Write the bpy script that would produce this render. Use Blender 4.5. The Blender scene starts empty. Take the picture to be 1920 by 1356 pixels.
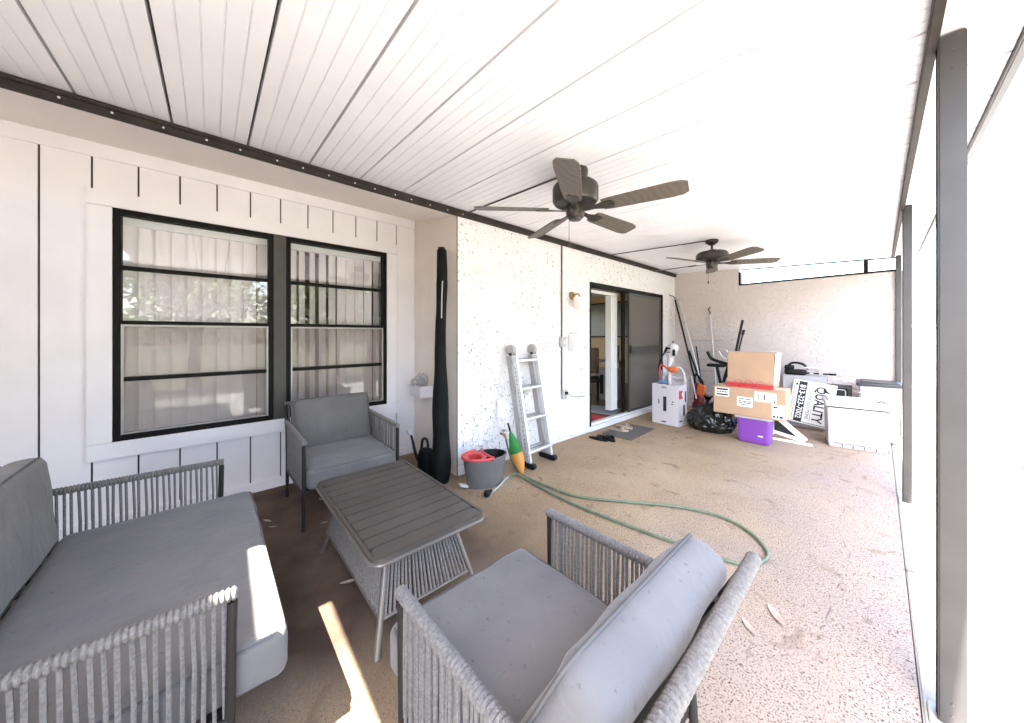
import bpy, bmesh, math, random
from mathutils import Vector, Matrix, Euler, noise
R = math.radians
random.seed(7)
S = bpy.context.scene
COL = S.collection

# ------------------------------------------------------------------ camera, sky, sun, exposure
cam_d = bpy.data.cameras.new('camera'); cam = bpy.data.objects.new('camera', cam_d); COL.objects.link(cam)
S.camera = cam
cam.location = (0, 0, 1.35)
cam.rotation_euler = (R(90), 0, math.atan(688 / 623.0))
cam_d.sensor_fit = 'HORIZONTAL'; cam_d.sensor_width = 36.0
cam_d.lens = 623.0 / 1920 * 36
cam_d.shift_y = -50.0 / 1920
cam_d.clip_start = 0.02; cam_d.clip_end = 500

SUN = Vector((-0.08, 0.517, -1)).normalized()
elev = math.asin(-SUN.z); azim = math.atan2(-SUN.x, -SUN.y)       # compass angle of the sun, from +Y towards +X
W = bpy.data.worlds.new('World'); S.world = W; W.use_nodes = True
wn = W.node_tree.nodes; wl = W.node_tree.links
sky = wn.new('ShaderNodeTexSky'); sky.sky_type = 'NISHITA'; sky.sun_disc = False
sky.sun_elevation = elev; sky.sun_rotation = azim; sky.dust_density = 3.0; sky.air_density = 1.0; sky.ozone_density = 0.6
wl.new(sky.outputs[0], wn['Background'].inputs[0]); wn['Background'].inputs[1].default_value = 0.15
sl = bpy.data.lights.new('sun', 'SUN'); sl.energy = 4.0; sl.angle = R(0.5); sl.color = (1, .95, .88)
so = bpy.data.objects.new('sun', sl); COL.objects.link(so); so.rotation_euler = SUN.to_track_quat('-Z', 'Y').to_euler(); so.location = (2, -4, 8)
S.view_settings.view_transform = 'Standard'; S.view_settings.look = 'None'; S.view_settings.gamma = 1
S.view_settings.exposure = 3.9
S.cycles.max_bounces = 10; S.cycles.diffuse_bounces = 6; S.cycles.transparent_max_bounces = 12
S.cycles.use_denoising = True

# ------------------------------------------------------------------ materials
def mat(name, c, rough=.6, metal=0., var=.12, vs=6., bump=0., bs=60., c2=None, spec=.5, detail=4., lo=.35, hi=.65, sheen=0.):
    m = bpy.data.materials.new(name); m.use_nodes = True
    N = m.node_tree.nodes; L = m.node_tree.links; b = N['Principled BSDF']
    b.inputs['Roughness'].default_value = rough; b.inputs['Metallic'].default_value = metal
    b.inputs['Specular IOR Level'].default_value = spec
    if sheen: b.inputs['Sheen Weight'].default_value = sheen
    tc = N.new('ShaderNodeTexCoord')
    n = N.new('ShaderNodeTexNoise'); n.inputs['Scale'].default_value = vs; n.inputs['Detail'].default_value = detail
    L.new(tc.outputs['Object'], n.inputs['Vector'])
    r = N.new('ShaderNodeValToRGB'); r.color_ramp.elements[0].position = lo; r.color_ramp.elements[1].position = hi
    if c2 is None: c2 = tuple(x * (1 - var) for x in c)
    r.color_ramp.elements[0].color = (*c2, 1); r.color_ramp.elements[1].color = (*c, 1)
    L.new(n.outputs['Fac'], r.inputs['Fac']); L.new(r.outputs['Color'], b.inputs['Base Color'])
    if bump:
        n2 = N.new('ShaderNodeTexNoise'); n2.inputs['Scale'].default_value = bs; n2.inputs['Detail'].default_value = 6
        L.new(tc.outputs['Object'], n2.inputs['Vector'])
        bp = N.new('ShaderNodeBump'); bp.inputs['Strength'].default_value = bump; bp.inputs['Distance'].default_value = .01
        L.new(n2.outputs['Fac'], bp.inputs['Height']); L.new(bp.outputs['Normal'], b.inputs['Normal'])
    return m

def cloth_mat(name, c):
    """woven outdoor fabric: weave, soft creases, faint dirt"""
    m = mat(name, c, .95, var=.16, vs=5, sheen=.2, spec=.15)
    N = m.node_tree.nodes; L = m.node_tree.links; b = N['Principled BSDF']; tc = N.new('ShaderNodeTexCoord')
    def nz(s, d, dist=0.):
        n = N.new('ShaderNodeTexNoise'); n.inputs['Scale'].default_value = s; n.inputs['Detail'].default_value = d; n.inputs['Distortion'].default_value = dist; L.new(tc.outputs['Object'], n.inputs['Vector']); return n.outputs['Fac']
    mp = N.new('ShaderNodeMapping'); mp.inputs['Scale'].default_value = (3, 4.5, 3); L.new(tc.outputs['Object'], mp.inputs[0])
    cr = N.new('ShaderNodeTexNoise'); cr.inputs['Scale'].default_value = 2.2; cr.inputs['Detail'].default_value = 4; cr.inputs['Distortion'].default_value = 1.5; L.new(mp.outputs[0], cr.inputs['Vector'])
    h = N.new('ShaderNodeMath'); h.operation = 'MULTIPLY_ADD'; h.inputs[1].default_value = .06; L.new(nz(420, 2), h.inputs[0]); L.new(cr.outputs['Fac'], h.inputs[2])
    bp = N.new('ShaderNodeBump'); bp.inputs['Strength'].default_value = .22; bp.inputs['Distance'].default_value = .02; L.new(h.outputs[0], bp.inputs['Height']); L.new(bp.outputs[0], b.inputs['Normal'])
    r = N.new('ShaderNodeValToRGB'); r.color_ramp.elements[0].position = .66; r.color_ramp.elements[1].position = .74; L.new(nz(55, 3, .6), r.inputs[0])
    k = N.new('ShaderNodeMath'); k.operation = 'MULTIPLY'; k.inputs[1].default_value = .6; L.new(r.outputs[0], k.inputs[0])
    x = N.new('ShaderNodeMixRGB'); L.new(k.outputs[0], x.inputs[0]); L.new(b.inputs['Base Color'].links[0].from_socket, x.inputs[1]); x.inputs[2].default_value = (c[0] * .4, c[1] * .38, c[2] * .36, 1); L.new(x.outputs[0], b.inputs['Base Color'])
    return m

def stucco_mat(name, c, pit=.62, scale=22.):
    m = mat(name, c, rough=.9, var=.05, vs=1.5)
    N = m.node_tree.nodes; L = m.node_tree.links; b = N['Principled BSDF']
    tc = N.new('ShaderNodeTexCoord')
    n = N.new('ShaderNodeTexNoise'); n.inputs['Scale'].default_value = scale; n.inputs['Detail'].default_value = 5; n.inputs['Roughness'].default_value = .62
    n.inputs['Distortion'].default_value = .6
    L.new(tc.outputs['Object'], n.inputs['Vector'])
    r = N.new('ShaderNodeValToRGB'); r.color_ramp.elements[0].position = .38; r.color_ramp.elements[1].position = .58
    L.new(n.outputs['Fac'], r.inputs['Fac'])
    bp = N.new('ShaderNodeBump'); bp.inputs['Strength'].default_value = .9; bp.inputs['Distance'].default_value = .008
    L.new(r.outputs['Color'], bp.inputs['Height']); L.new(bp.outputs['Normal'], b.inputs['Normal'])
    # shadow in the pits of the knock-down texture, painted as dark flecks
    wn_ = N.new('ShaderNodeTexNoise'); wn_.inputs['Scale'].default_value = scale * .8; wn_.inputs['Detail'].default_value = 3; L.new(tc.outputs['Object'], wn_.inputs['Vector'])
    va = N.new('ShaderNodeMixRGB'); va.blend_type = 'ADD'; va.inputs[0].default_value = .06; L.new(tc.outputs['Object'], va.inputs[1]); L.new(wn_.outputs['Color'], va.inputs[2])
    vo = N.new('ShaderNodeTexVoronoi'); vo.feature = 'DISTANCE_TO_EDGE'; vo.inputs['Scale'].default_value = scale * 1.1; L.new(va.outputs[0], vo.inputs['Vector'])
    ed = N.new('ShaderNodeMath'); ed.operation = 'LESS_THAN'; ed.inputs[1].default_value = .036; L.new(vo.outputs['Distance'], ed.inputs[0])
    p = N.new('ShaderNodeTexNoise'); p.inputs['Scale'].default_value = scale * 1.0; p.inputs['Detail'].default_value = 3; L.new(tc.outputs['Object'], p.inputs['Vector'])
    big = N.new('ShaderNodeTexNoise'); big.inputs['Scale'].default_value = 1.6; big.inputs['Detail'].default_value = 2
    L.new(tc.outputs['Object'], big.inputs['Vector'])
    ad = N.new('ShaderNodeMath'); ad.operation = 'MULTIPLY_ADD'; ad.inputs[1].default_value = .5; L.new(big.outputs['Fac'], ad.inputs[0]); L.new(p.outputs['Fac'], ad.inputs[2])
    pm = N.new('ShaderNodeValToRGB'); pm.color_ramp.elements[0].position = pit + .20; pm.color_ramp.elements[1].position = pit + .24
    L.new(ad.outputs[0], pm.inputs['Fac'])
    pr = N.new('ShaderNodeMixRGB'); pr.blend_type = 'MULTIPLY'; pr.inputs[0].default_value = 1; L.new(pm.outputs['Color'], pr.inputs[1]); L.new(ed.outputs[0], pr.inputs[2])
    mx = N.new('ShaderNodeMixRGB'); mx.inputs[2].default_value = (.12, .11, .105, 1)
    src = b.inputs['Base Color'].links[0].from_socket
    L.new(pr.outputs['Color'], mx.inputs[0]); L.new(src, mx.inputs[1]); L.new(mx.outputs[0], b.inputs['Base Color'])
    return m

def glass_mat(name, tint=(1, 1, 1), boost=1.0):
    m = bpy.data.materials.new(name); m.use_nodes = True
    N = m.node_tree.nodes; L = m.node_tree.links; N.remove(N['Principled BSDF'])
    t = N.new('ShaderNodeBsdfTransparent'); t.inputs[0].default_value = (*tint, 1)
    g = N.new('ShaderNodeBsdfGlossy'); g.inputs['Roughness'].default_value = .015
    f = N.new('ShaderNodeLayerWeight'); f.inputs[0].default_value = .5
    pw = N.new('ShaderNodeMath'); pw.operation = 'POWER'; pw.inputs[1].default_value = 4; L.new(f.outputs['Facing'], pw.inputs[0])
    k = N.new('ShaderNodeMath'); k.operation = 'MULTIPLY_ADD'; k.inputs[1].default_value = .85; k.inputs[2].default_value = .05 * boost; L.new(pw.outputs[0], k.inputs[0])
    x = N.new('ShaderNodeMixShader'); L.new(k.outputs[0], x.inputs[0]); L.new(t.outputs[0], x.inputs[1]); L.new(g.outputs[0], x.inputs[2])
    L.new(x.outputs[0], N['Material Output'].inputs[0]); return m

def mesh_mat(name, c, cover):
    m = bpy.data.materials.new(name); m.use_nodes = True
    N = m.node_tree.nodes; L = m.node_tree.links; b = N['Principled BSDF']; b.inputs['Base Color'].default_value = (*c, 1); b.inputs['Roughness'].default_value = .7
    t = N.new('ShaderNodeBsdfTransparent'); x = N.new('ShaderNodeMixShader'); x.inputs[0].default_value = cover
    L.new(t.outputs[0], x.inputs[1]); L.new(b.outputs[0], x.inputs[2]); L.new(x.outputs[0], N['Material Output'].inputs[0]); return m

def floor_mat():
    m = bpy.data.materials.new('weathered_concrete'); m.use_nodes = True
    N = m.node_tree.nodes; L = m.node_tree.links; b = N['Principled BSDF']; b.inputs['Roughness'].default_value = .85
    b.inputs['Specular IOR Level'].default_value = .25
    tc = N.new('ShaderNodeTexCoord')
    def nz(s, d=4, dist=0.):
        n = N.new('ShaderNodeTexNoise'); n.inputs['Scale'].default_value = s; n.inputs['Detail'].default_value = d; n.inputs['Distortion'].default_value = dist
        L.new(tc.outputs['Object'], n.inputs['Vector']); return n.outputs['Fac']
    def ramp(f, a, c, ca=(0, 0, 0), cb=(1, 1, 1)):
        r = N.new('ShaderNodeValToRGB'); r.color_ramp.elements[0].position = a; r.color_ramp.elements[1].position = c
        r.color_ramp.elements[0].color = (*ca, 1); r.color_ramp.elements[1].color = (*cb, 1); L.new(f, r.inputs[0]); return r.outputs[0]
    def mix(f, a, c):
        x = N.new('ShaderNodeMixRGB'); L.new(f, x.inputs[0])
        for i, v in ((1, a), (2, c)):
            if isinstance(v, tuple): x.inputs[i].default_value = (*v, 1)
            else: L.new(v, x.inputs[i])
        return x.outputs[0]
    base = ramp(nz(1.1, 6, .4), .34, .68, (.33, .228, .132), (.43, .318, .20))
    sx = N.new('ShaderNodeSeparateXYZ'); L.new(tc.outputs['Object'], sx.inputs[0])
    def wear_or_shade(x0, x1, amp, sc, ax='X'):
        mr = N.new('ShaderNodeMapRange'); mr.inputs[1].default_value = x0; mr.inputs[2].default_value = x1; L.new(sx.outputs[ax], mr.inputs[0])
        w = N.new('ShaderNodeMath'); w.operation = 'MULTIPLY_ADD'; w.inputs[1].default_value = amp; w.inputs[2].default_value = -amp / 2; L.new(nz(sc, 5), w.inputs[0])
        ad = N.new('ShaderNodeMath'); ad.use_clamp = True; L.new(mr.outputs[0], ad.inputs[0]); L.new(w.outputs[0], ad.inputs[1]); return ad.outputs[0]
    # brown near-left coat carries painted shade; bare grey aggregate shows towards the open edge
    ca = wear_or_shade(-1.75, -.75, 1.0, 1.7); cb = wear_or_shade(1.0, 2.1, .9, 1.9, 'Y'); cm = N.new('ShaderNodeMath'); cm.operation = 'MAXIMUM'; L.new(ca, cm.inputs[0]); L.new(cb, cm.inputs[1]); unshaded = cm.outputs[0]; bare = wear_or_shade(-1.3, .1, .8, 1.6)
    base = mix(unshaded, ramp(nz(2.2, 5, .3), .35, .7, (.055, .034, .024), (.085, .054, .038)), base)
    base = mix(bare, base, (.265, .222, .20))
    def times(a, c):
        x = N.new('ShaderNodeMath'); x.operation = 'MULTIPLY'; L.new(a, x.inputs[0])
        if isinstance(c, float): x.inputs[1].default_value = c
        else: L.new(c, x.inputs[1])
        return x.outputs[0]
    base = mix(times(times(ramp(nz(95, 3), .55, .68), unshaded), .55), base, (.37, .29, .24))
    base = mix(times(ramp(nz(150, 3, .4), .57, .61), unshaded), base, (.05, .036, .028))
    base = mix(times(ramp(nz(75, 3, .8), .625, .66), bare), base, (.055, .04, .034))
    base = mix(times(ramp(nz(5, 6, 1.2), .60, .72), .55), base, (.10, .062, .04))
    cw = N.new('ShaderNodeMath'); cw.operation = 'MULTIPLY_ADD'; cw.inputs[1].default_value = .22; L.new(nz(2.0, 8, .5), cw.inputs[0]); L.new(sx.outputs['X'], cw.inputs[2])
    cc = N.new('ShaderNodeMath'); cc.operation = 'COMPARE'; cc.inputs[1].default_value = -.055; cc.inputs[2].default_value = .0022; L.new(cw.outputs[0], cc.inputs[0])
    base = mix(times(cc.outputs[0], ramp(nz(9, 3), .50, .56)), base, (.11, .085, .072))
    L.new(base, b.inputs['Base Color'])
    bp = N.new('ShaderNodeBump'); bp.inputs['Strength'].default_value = .5; bp.inputs['Distance'].default_value = .006
    L.new(nz(90, 4), bp.inputs['Height']); L.new(bp.outputs[0], b.inputs['Normal'])
    return m

M = {}
M['white'] = mat('white_paint', (.82, .785, .81), .55, var=.06, vs=3, bump=.06, bs=40)
M['roof'] = mat('white_roof_enamel', (.82, .80, .82), .38, var=.05, vs=2.5)
M['beige'] = mat('smooth_white_render', (.72, .64, .575), .8, var=.08, vs=3, bump=.15, bs=90)
M['stucco'] = stucco_mat('white_stucco', (.81, .785, .79), pit=.635)
M['stucco2'] = stucco_mat('plain_stucco', (.58, .52, .50), pit=.73, scale=14)
M['bronze'] = mat('dark_bronze_frame', (.010, .008, .007), .6, var=.3, spec=.15)
M['mull'] = mat('grey_bronze', (.06, .055, .05), .5, var=.2)
M['rust'] = mat('rusty_brown_channel', (.028, .019, .014), .75, var=.5, vs=14)
M['screw'] = mat('screw_zinc', (.7, .7, .7), .35, metal=.6)
M['post'] = mat('bronze_aluminium_post', (.055, .051, .050), .45, metal=.2, var=.2)
M['glass'] = glass_mat('window_glass', boost=1.8)
M['soffit'] = mat('soffit_paint', (.82, .76, .72), .8, var=.06, vs=2)
M['screen'] = mesh_mat('insect_mesh', (.40, .33, .29), .24)
M['door_screen'] = mesh_mat('door_mesh', (.13, .115, .10), .80)
M['blind'] = mat('blind_vane', (.86, .80, .82), .6, var=.05)
M['tan'] = mat('tan_interior_paint', (.55, .38, .20), .8, var=.08)
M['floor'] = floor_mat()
M['dark'] = mat('dark_void', (.02, .018, .016), .8)
M['wood'] = mat('brown_wood', (.20, .11, .05), .5, var=.4, vs=8)
M['lawn'] = mat('lawn_green', (.105, .105, .055), .9, var=.5, vs=3, bump=.6, bs=90)
M['paving'] = mat('pale_paving', (.32, .31, .29), .85, var=.15, vs=4, bump=.2, bs=70)
M['soil'] = mat('dark_joint', (.06, .05, .04), .9)
M['vinyl'] = mat('white_vinyl', (.8, .8, .8), .4, var=.04)
M['cushion'] = cloth_mat('grey_cushion', (.145, .135, .13))
M['cushion_blue'] = cloth_mat('cool_grey_cushion', (.165, .158, .158))
M['piping'] = mat('cushion_piping', (.10, .095, .095), .9)
M['rope'] = mat('grey_rope', (.185, .17, .158), .85, var=.35, vs=120, bump=.5, bs=300)
M['charcoal'] = mat('charcoal_metal', (.024, .021, .019), .5, var=.2, spec=.2)
M['table'] = mat('taupe_metal', (.105, .090, .080), .42, metal=.25, var=.22, vs=3)
M['tabledge'] = mat('taupe_edge', (.17, .15, .135), .4, metal=.4)
M['fan'] = mat('bronze_fan', (.05, .043, .035), .4, metal=.4, var=.3)
M['brass'] = mat('aged_brass', (.35, .24, .09), .35, metal=.8)
M['alu'] = mat('ladder_aluminium', (.62, .62, .62), .32, metal=.55, var=.1)
M['alu2'] = mat('dull_aluminium', (.42, .40, .39), .45, metal=.4, var=.15)
M['black'] = mat('black_plastic', (.008, .008, .009), .5, var=.3, spec=.25)
M['blackfab'] = mat('black_cover', (.008, .0085, .0085), .75, var=.4, vs=9, bump=.3, bs=30, spec=.15)
M['bag'] = mat('black_polythene', (.012, .013, .012), .22, var=.3, bump=.5, bs=14)
M['grey'] = mat('grey_plastic', (.15, .15, .15), .5, var=.1)
M['lgrey'] = mat('light_grey_plastic', (.42, .41, .42), .5, var=.1)
M['red'] = mat('red_plastic', (.58, .055, .06), .4, var=.1)
M['orange'] = mat('orange_plastic', (.72, .16, .04), .5, var=.15)
M['orange2'] = mat('orange_fabric', (.62, .27, .06), .75, var=.2)
M['green'] = mat('green_fabric', (.015, .20, .03), .7, var=.35)
M['hose'] = mat('green_hose', (.135, .175, .11), .5, var=.25, vs=20)
M['hosew'] = mat('pale_hose', (.40, .40, .36), .5, var=.2)
M['cardboard'] = mat('cardboard', (.44, .29, .185), .85, var=.1, vs=5, bump=.1, bs=50)
M['paper'] = mat('white_label', (.85, .85, .84), .7, var=.03)
M['ink'] = mat('black_print', (.012, .012, .012), .6)
M['purple'] = mat('purple_plastic', (.20, .055, .36), .4, var=.1)
M['wplastic'] = mat('white_plastic', (.60, .57, .60), .45, var=.05, vs=3)
M['mat'] = mat('grey_doormat', (.13, .11, .10), .95, var=.3, vs=60, bump=.6, bs=200)
M['sandal'] = mat('tan_sandal', (.45, .36, .27), .7, var=.3, vs=20)
M['lid'] = mat('dark_lid', (.022, .024, .03), .45)
M['leaf'] = mat('dry_leaf', (.50, .38, .30), .8, var=.4, vs=30)
M['foliage'] = mat('tree_leaves', (.085, .13, .035), .7, var=.5, vs=2)
M['bark'] = mat('tree_bark', (.12, .09, .06), .9, var=.4, vs=10, bump=.6, bs=20)
M['blue'] = mat('blue_plastic', (.12, .22, .40), .5)
M['pane'] = mat('frosted_lamp_glass', (.85, .83, .78), .3)
M['picture'] = mat('grey_green_print', (.12, .125, .10), .3, var=.3, vs=2)
M['shingle'] = mat('roof_shingle', (.16, .14, .13), .9, var=.4, vs=8, bump=.5, bs=30)

# ------------------------------------------------------------------ mesh building
def basis(d):
    d = d.normalized(); a = Vector((0, 0, 1)) if abs(d.z) < .9 else Vector((1, 0, 0))
    u = d.cross(a).normalized(); return u, d.cross(u).normalized()

class MB:
    def __init__(s): s.bm = bmesh.new(); s.mi = 0
    def _face(s, vs):
        try: f = s.bm.faces.new(vs); f.material_index = s.mi; return f
        except ValueError: return None
    def box(s, lo, hi, rot=None, bev=0.):
        lo, hi = Vector(lo), Vector(hi); c = (lo + hi) / 2; h = (hi - lo) / 2
        t = bmesh.new(); bmesh.ops.create_cube(t, size=2)
        for v in t.verts: v.co = Vector((v.co.x * h.x, v.co.y * h.y, v.co.z * h.z))
        if bev: bmesh.ops.bevel(t, geom=t.edges[:], offset=min(bev, .45 * 2 * min(h)), segments=2, affect='EDGES')
        mt = Matrix.Translation(c)
        if rot is not None: mt = mt @ (rot if isinstance(rot, Matrix) else Euler(rot).to_matrix().to_4x4())
        s.merge(t, mt); return s
    def merge(s, t, mt=Matrix()):
        d = {}
        for v in t.verts: d[v] = s.bm.verts.new(mt @ v.co)
        for f in t.faces: s._face([d[v] for v in f.verts])
        t.free()
    def rbox(s, c, size, r, n=10, puff=0., mt=None, taper=1., wr=0.):
        t = bmesh.new(); bmesh.ops.create_cube(t, size=2); bmesh.ops.subdivide_edges(t, edges=t.edges[:], cuts=n, use_grid_fill=True)
        h = Vector(size) / 2
        for v in t.verts:
            q = Vector((math.sin(v.co[i] * math.pi / 2) * h[i] for i in range(3)))
            inn = Vector((max(-(h[i] - r), min(h[i] - r, q[i])) for i in range(3)))
            d = q - inn
            if d.length > 1e-9: q = inn + d.normalized() * r
            a, b = q.x / h.x, q.y / h.y
            if puff: q.z += math.copysign(puff, q.z) * (1 - a * a) * (1 - b * b) * min(1, abs(q.z) / h.z)
            if taper != 1:
                k = taper + (1 - taper) * (q.z / h.z + 1) / 2; q.x *= k; q.y *= k
            if wr:
                k = Vector((q.x * 5, q.y * 5, q.z * 5)) + Vector((c[0] * 9, size[1] * 7, 0)); q = q + Vector((noise.noise(k), noise.noise(k + Vector((7, 3, 1))), noise.noise(k * 1.3 + Vector((1, 8, 4))))) * wr
            v.co = q
        s.merge(t, Matrix.Translation(Vector(c)) @ (mt or Matrix())); return s
    def tube(s, pts, r, seg=8, caps=True, closed=False):
        pts = [Vector(p) for p in pts]; n = len(pts); rr = r if isinstance(r, (list, tuple)) else [r] * n
        rings = []; u = None
        for i, p in enumerate(pts):
            if closed: d = pts[(i + 1) % n] - pts[i - 1]
            else: d = pts[min(i + 1, n - 1)] - pts[max(i - 1, 0)]
            if d.length < 1e-9: d = Vector((0, 0, 1))
            d.normalize()
            if u is None: u, w = basis(d)
            u = (u - d * u.dot(d)).normalized(); w = d.cross(u)
            rings.append([s.bm.verts.new(p + (u * math.cos(2 * math.pi * k / seg) + w * math.sin(2 * math.pi * k / seg)) * rr[i]) for k in range(seg)])
        for i in range(n if closed else n - 1):
            a, b = rings[i], rings[(i + 1) % n]
            for k in range(seg): s._face([a[k], a[(k + 1) % seg], b[(k + 1) % seg], b[k]])
        if caps and not closed: s._face(rings[0][::-1]); s._face(rings[-1])
        return s
    def lathe(s, prof, c=(0, 0, 0), seg=24, axis=None, sx=1., sy=1., mt=None):
        c = Vector(c); m3 = Matrix.Identity(3)
        if axis is not None: m3 = Vector((0, 0, 1)).rotation_difference(Vector(axis)).to_matrix()
        rings = []
        for r, z in prof:
            rings.append([s.bm.verts.new(c + m3 @ Vector((r * sx * math.cos(2 * math.pi * k / seg), r * sy * math.sin(2 * math.pi * k / seg), z))) for k in range(seg)])
        for a, b in zip(rings, rings[1:]):
            for k in range(seg): s._face([a[k], a[(k + 1) % seg], b[(k + 1) % seg], b[k]])
        if prof[0][0] > 1e-6: s._face(rings[0][::-1])
        if prof[-1][0] > 1e-6: s._face(rings[-1])
        return s
    def prism(s, poly, lo, hi, mt=None):
        mt = mt or Matrix()
        a = [s.bm.verts.new(mt @ Vector((x, y, lo))) for x, y in poly]; b = [s.bm.verts.new(mt @ Vector((x, y, hi))) for x, y in poly]
        s._face(a[::-1]); s._face(b); n = len(poly)
        for i in range(n): s._face([a[i], a[(i + 1) % n], b[(i + 1) % n], b[i]])
        return s
    def build(s, name, mats, parent=None, loc=None, smooth=True, angle=38):
        me = bpy.data.meshes.new(name)
        bmesh.ops.recalc_face_normals(s.bm, faces=s.bm.faces[:])
        s.bm.to_mesh(me); s.bm.free()
        for m in (mats if isinstance(mats, (list, tuple)) else [mats]): me.materials.append(M[m] if isinstance(m, str) else m)
        if smooth:
            me.polygons.foreach_set('use_smooth', [True] * len(me.polygons)); me.set_sharp_from_angle(angle=R(angle))
        o = bpy.data.objects.new(name, me); COL.objects.link(o)
        if parent is not None: o.parent = parent
        if loc is not None: o.location = loc
        return o

def tag(o, label, cat, group=None, kind=None):
    if label: o['label'] = label
    if cat: o['category'] = cat
    if group: o['group'] = group
    if kind: o['kind'] = kind
    return o
def thing(name, label, cat, loc=(0, 0, 0), rz=0., group=None):
    o = bpy.data.objects.new(name, None); COL.objects.link(o); o.empty_display_size = .1
    o.location = loc; o.rotation_euler = (0, 0, rz); return tag(o, label, cat, group)
def structure(o): o['kind'] = 'structure'; return o
def rounded(w, h, r, n=6, cx=0, cy=0):
    out = []
    for sx, sy, a0 in ((1, 1, 0), (-1, 1, 90), (-1, -1, 180), (1, -1, 270)):
        for i in range(n + 1):
            a = R(a0 + 90 * i / n); out.append((cx + sx * (w / 2 - r) + r * math.cos(a), cy + sy * (h / 2 - r) + r * math.sin(a)))
    return out
def smooth_path(pts, n=8, closed=False):
    P = [Vector(p) for p in pts]; out = []; k = len(P)
    for i in range(k if closed else k - 1):
        p0, p1, p2, p3 = (P[(i - 1) % k] if closed or i > 0 else P[0]), P[i], P[(i + 1) % k], (P[(i + 2) % k] if closed or i + 2 < k else P[-1])
        for j in range(n):
            t = j / n
            out.append(.5 * ((2 * p1) + (p2 - p0) * t + (2 * p0 - 5 * p1 + 4 * p2 - p3) * t * t + (3 * p1 - p0 - 3 * p2 + p3) * t ** 3))
    if not closed: out.append(P[-1])
    return out
def lettering(text, size, m, parent, mt, name='lettering', align='CENTER', bold=0., sx=1.):
    c = bpy.data.curves.new(name, 'FONT'); c.body = text; c.size = size; c.align_x = align; c.align_y = 'CENTER'; c.extrude = .0006; c.offset = bold
    o = bpy.data.objects.new(name, c); COL.objects.link(o); bpy.context.view_layer.update()
    me = bpy.data.meshes.new_from_object(o.evaluated_get(bpy.context.evaluated_depsgraph_get())); bpy.data.objects.remove(o)
    me.transform(mt @ Matrix.Diagonal((sx, 1, 1, 1))); me.materials.clear(); me.materials.append(M[m])
    q = bpy.data.objects.new(name, me); COL.objects.link(q); q.parent = parent; return q

# ------------------------------------------------------------------ setting
XS, XW, YC, YF = -2.70, -3.60, 1.74, 6.77           # stucco wall, window wall, corner between them, far wall
def zr(x): return 2.545 - .049 * (x + 2.7)           # underside of the porch roof
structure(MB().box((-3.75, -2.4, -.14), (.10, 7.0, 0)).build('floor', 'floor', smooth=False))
structure(MB().box((-60, -60, -.4), (60, 80, -.16)).build('lawn', 'lawn', smooth=False))
b = MB()
for k in range(-5, 9):
    for i in range(3):
        b.box((.106 + i * .9, .025 + 1.5 * k, -.12), (.106 + i * .9 + .882, 1.500 + 1.5 * k, -.02), bev=.006)
structure(b.build('pavement', 'paving'))
structure(MB().box((.104, -7.6, -.17), (2.8, 13.6, -.115)).build('pavement_bed', 'soil', smooth=False))

# house: window wall, return wall, stucco wall, soffit, window, sliding door
house = thing('house', 'white house with board siding, stucco wall, dark windows and sliding door', 'house', (XW, 0, 0))
HP = Vector((XW, 0, 0))
def hp(b, name, mats, **k):                          # geometry written in world coordinates, child of the house
    bmesh.ops.translate(b.bm, verts=b.bm.verts[:], vec=-HP); return b.build(name, mats, house, **k)
W0, W1, WZ0, WZ1 = -.515, 1.42, .595, 2.245          # window opening
b = MB(); y = -.603 - .213 * 9; g = .005
edges = []
while y < YC: edges.append(y); y += .213
for i, y0 in enumerate(edges):
    y1 = min(y0 + .213, YC); parts = [(.0, 2.64)] if (y1 <= W0 or y0 >= W1) else [(0, WZ0 - .05), (WZ1 + .05, 2.64)]
    for z0, z1 in parts: b.box((XW - .016, y0 + g, z0), (XW, y1 - g if y1 < YC else y1, z1), bev=.002)
b.mi = 1
b.box((XW - .10, -2.6, 0), (XW - .018, W0, 2.7)); b.box((XW - .10, W1, 0), (XW - .018, YC + .1, 2.7))
b.box((XW - .10, W0, 0), (XW - .018, W1, WZ0)); b.box((XW - .10, W0, WZ1), (XW - .018, W1, 2.7))
sid = hp(b, 'siding_wall', ['white', 'soil'])
hp(MB().box((XW + .001, -2.4, .0), (XW + .018, YC - .002, .085), bev=.003), 'baseboard', 'white')
hp(MB().box((XW + .001, -2.4, 2.565), (XW + .02, YC - .002, 2.668), bev=.003), 'frieze_board', 'white')
b = MB()                                             # white casing round the window
b.box((XW + .001, -.625, .485), (XW + .022, 1.525, WZ0 + .004), bev=.003); b.box((XW + .001, -.625, WZ1 - .004), (XW + .022, 1.525, 2.345), bev=.003)
b.box((XW + .001, -.625, WZ0 + .006), (XW + .021, W0 + .004, WZ1 - .006), bev=.003); b.box((XW + .001, W1 - .004, WZ0 + .006), (XW + .021, 1.525, WZ1 - .006), bev=.003)
hp(b, 'window_casing', 'white')
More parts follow.
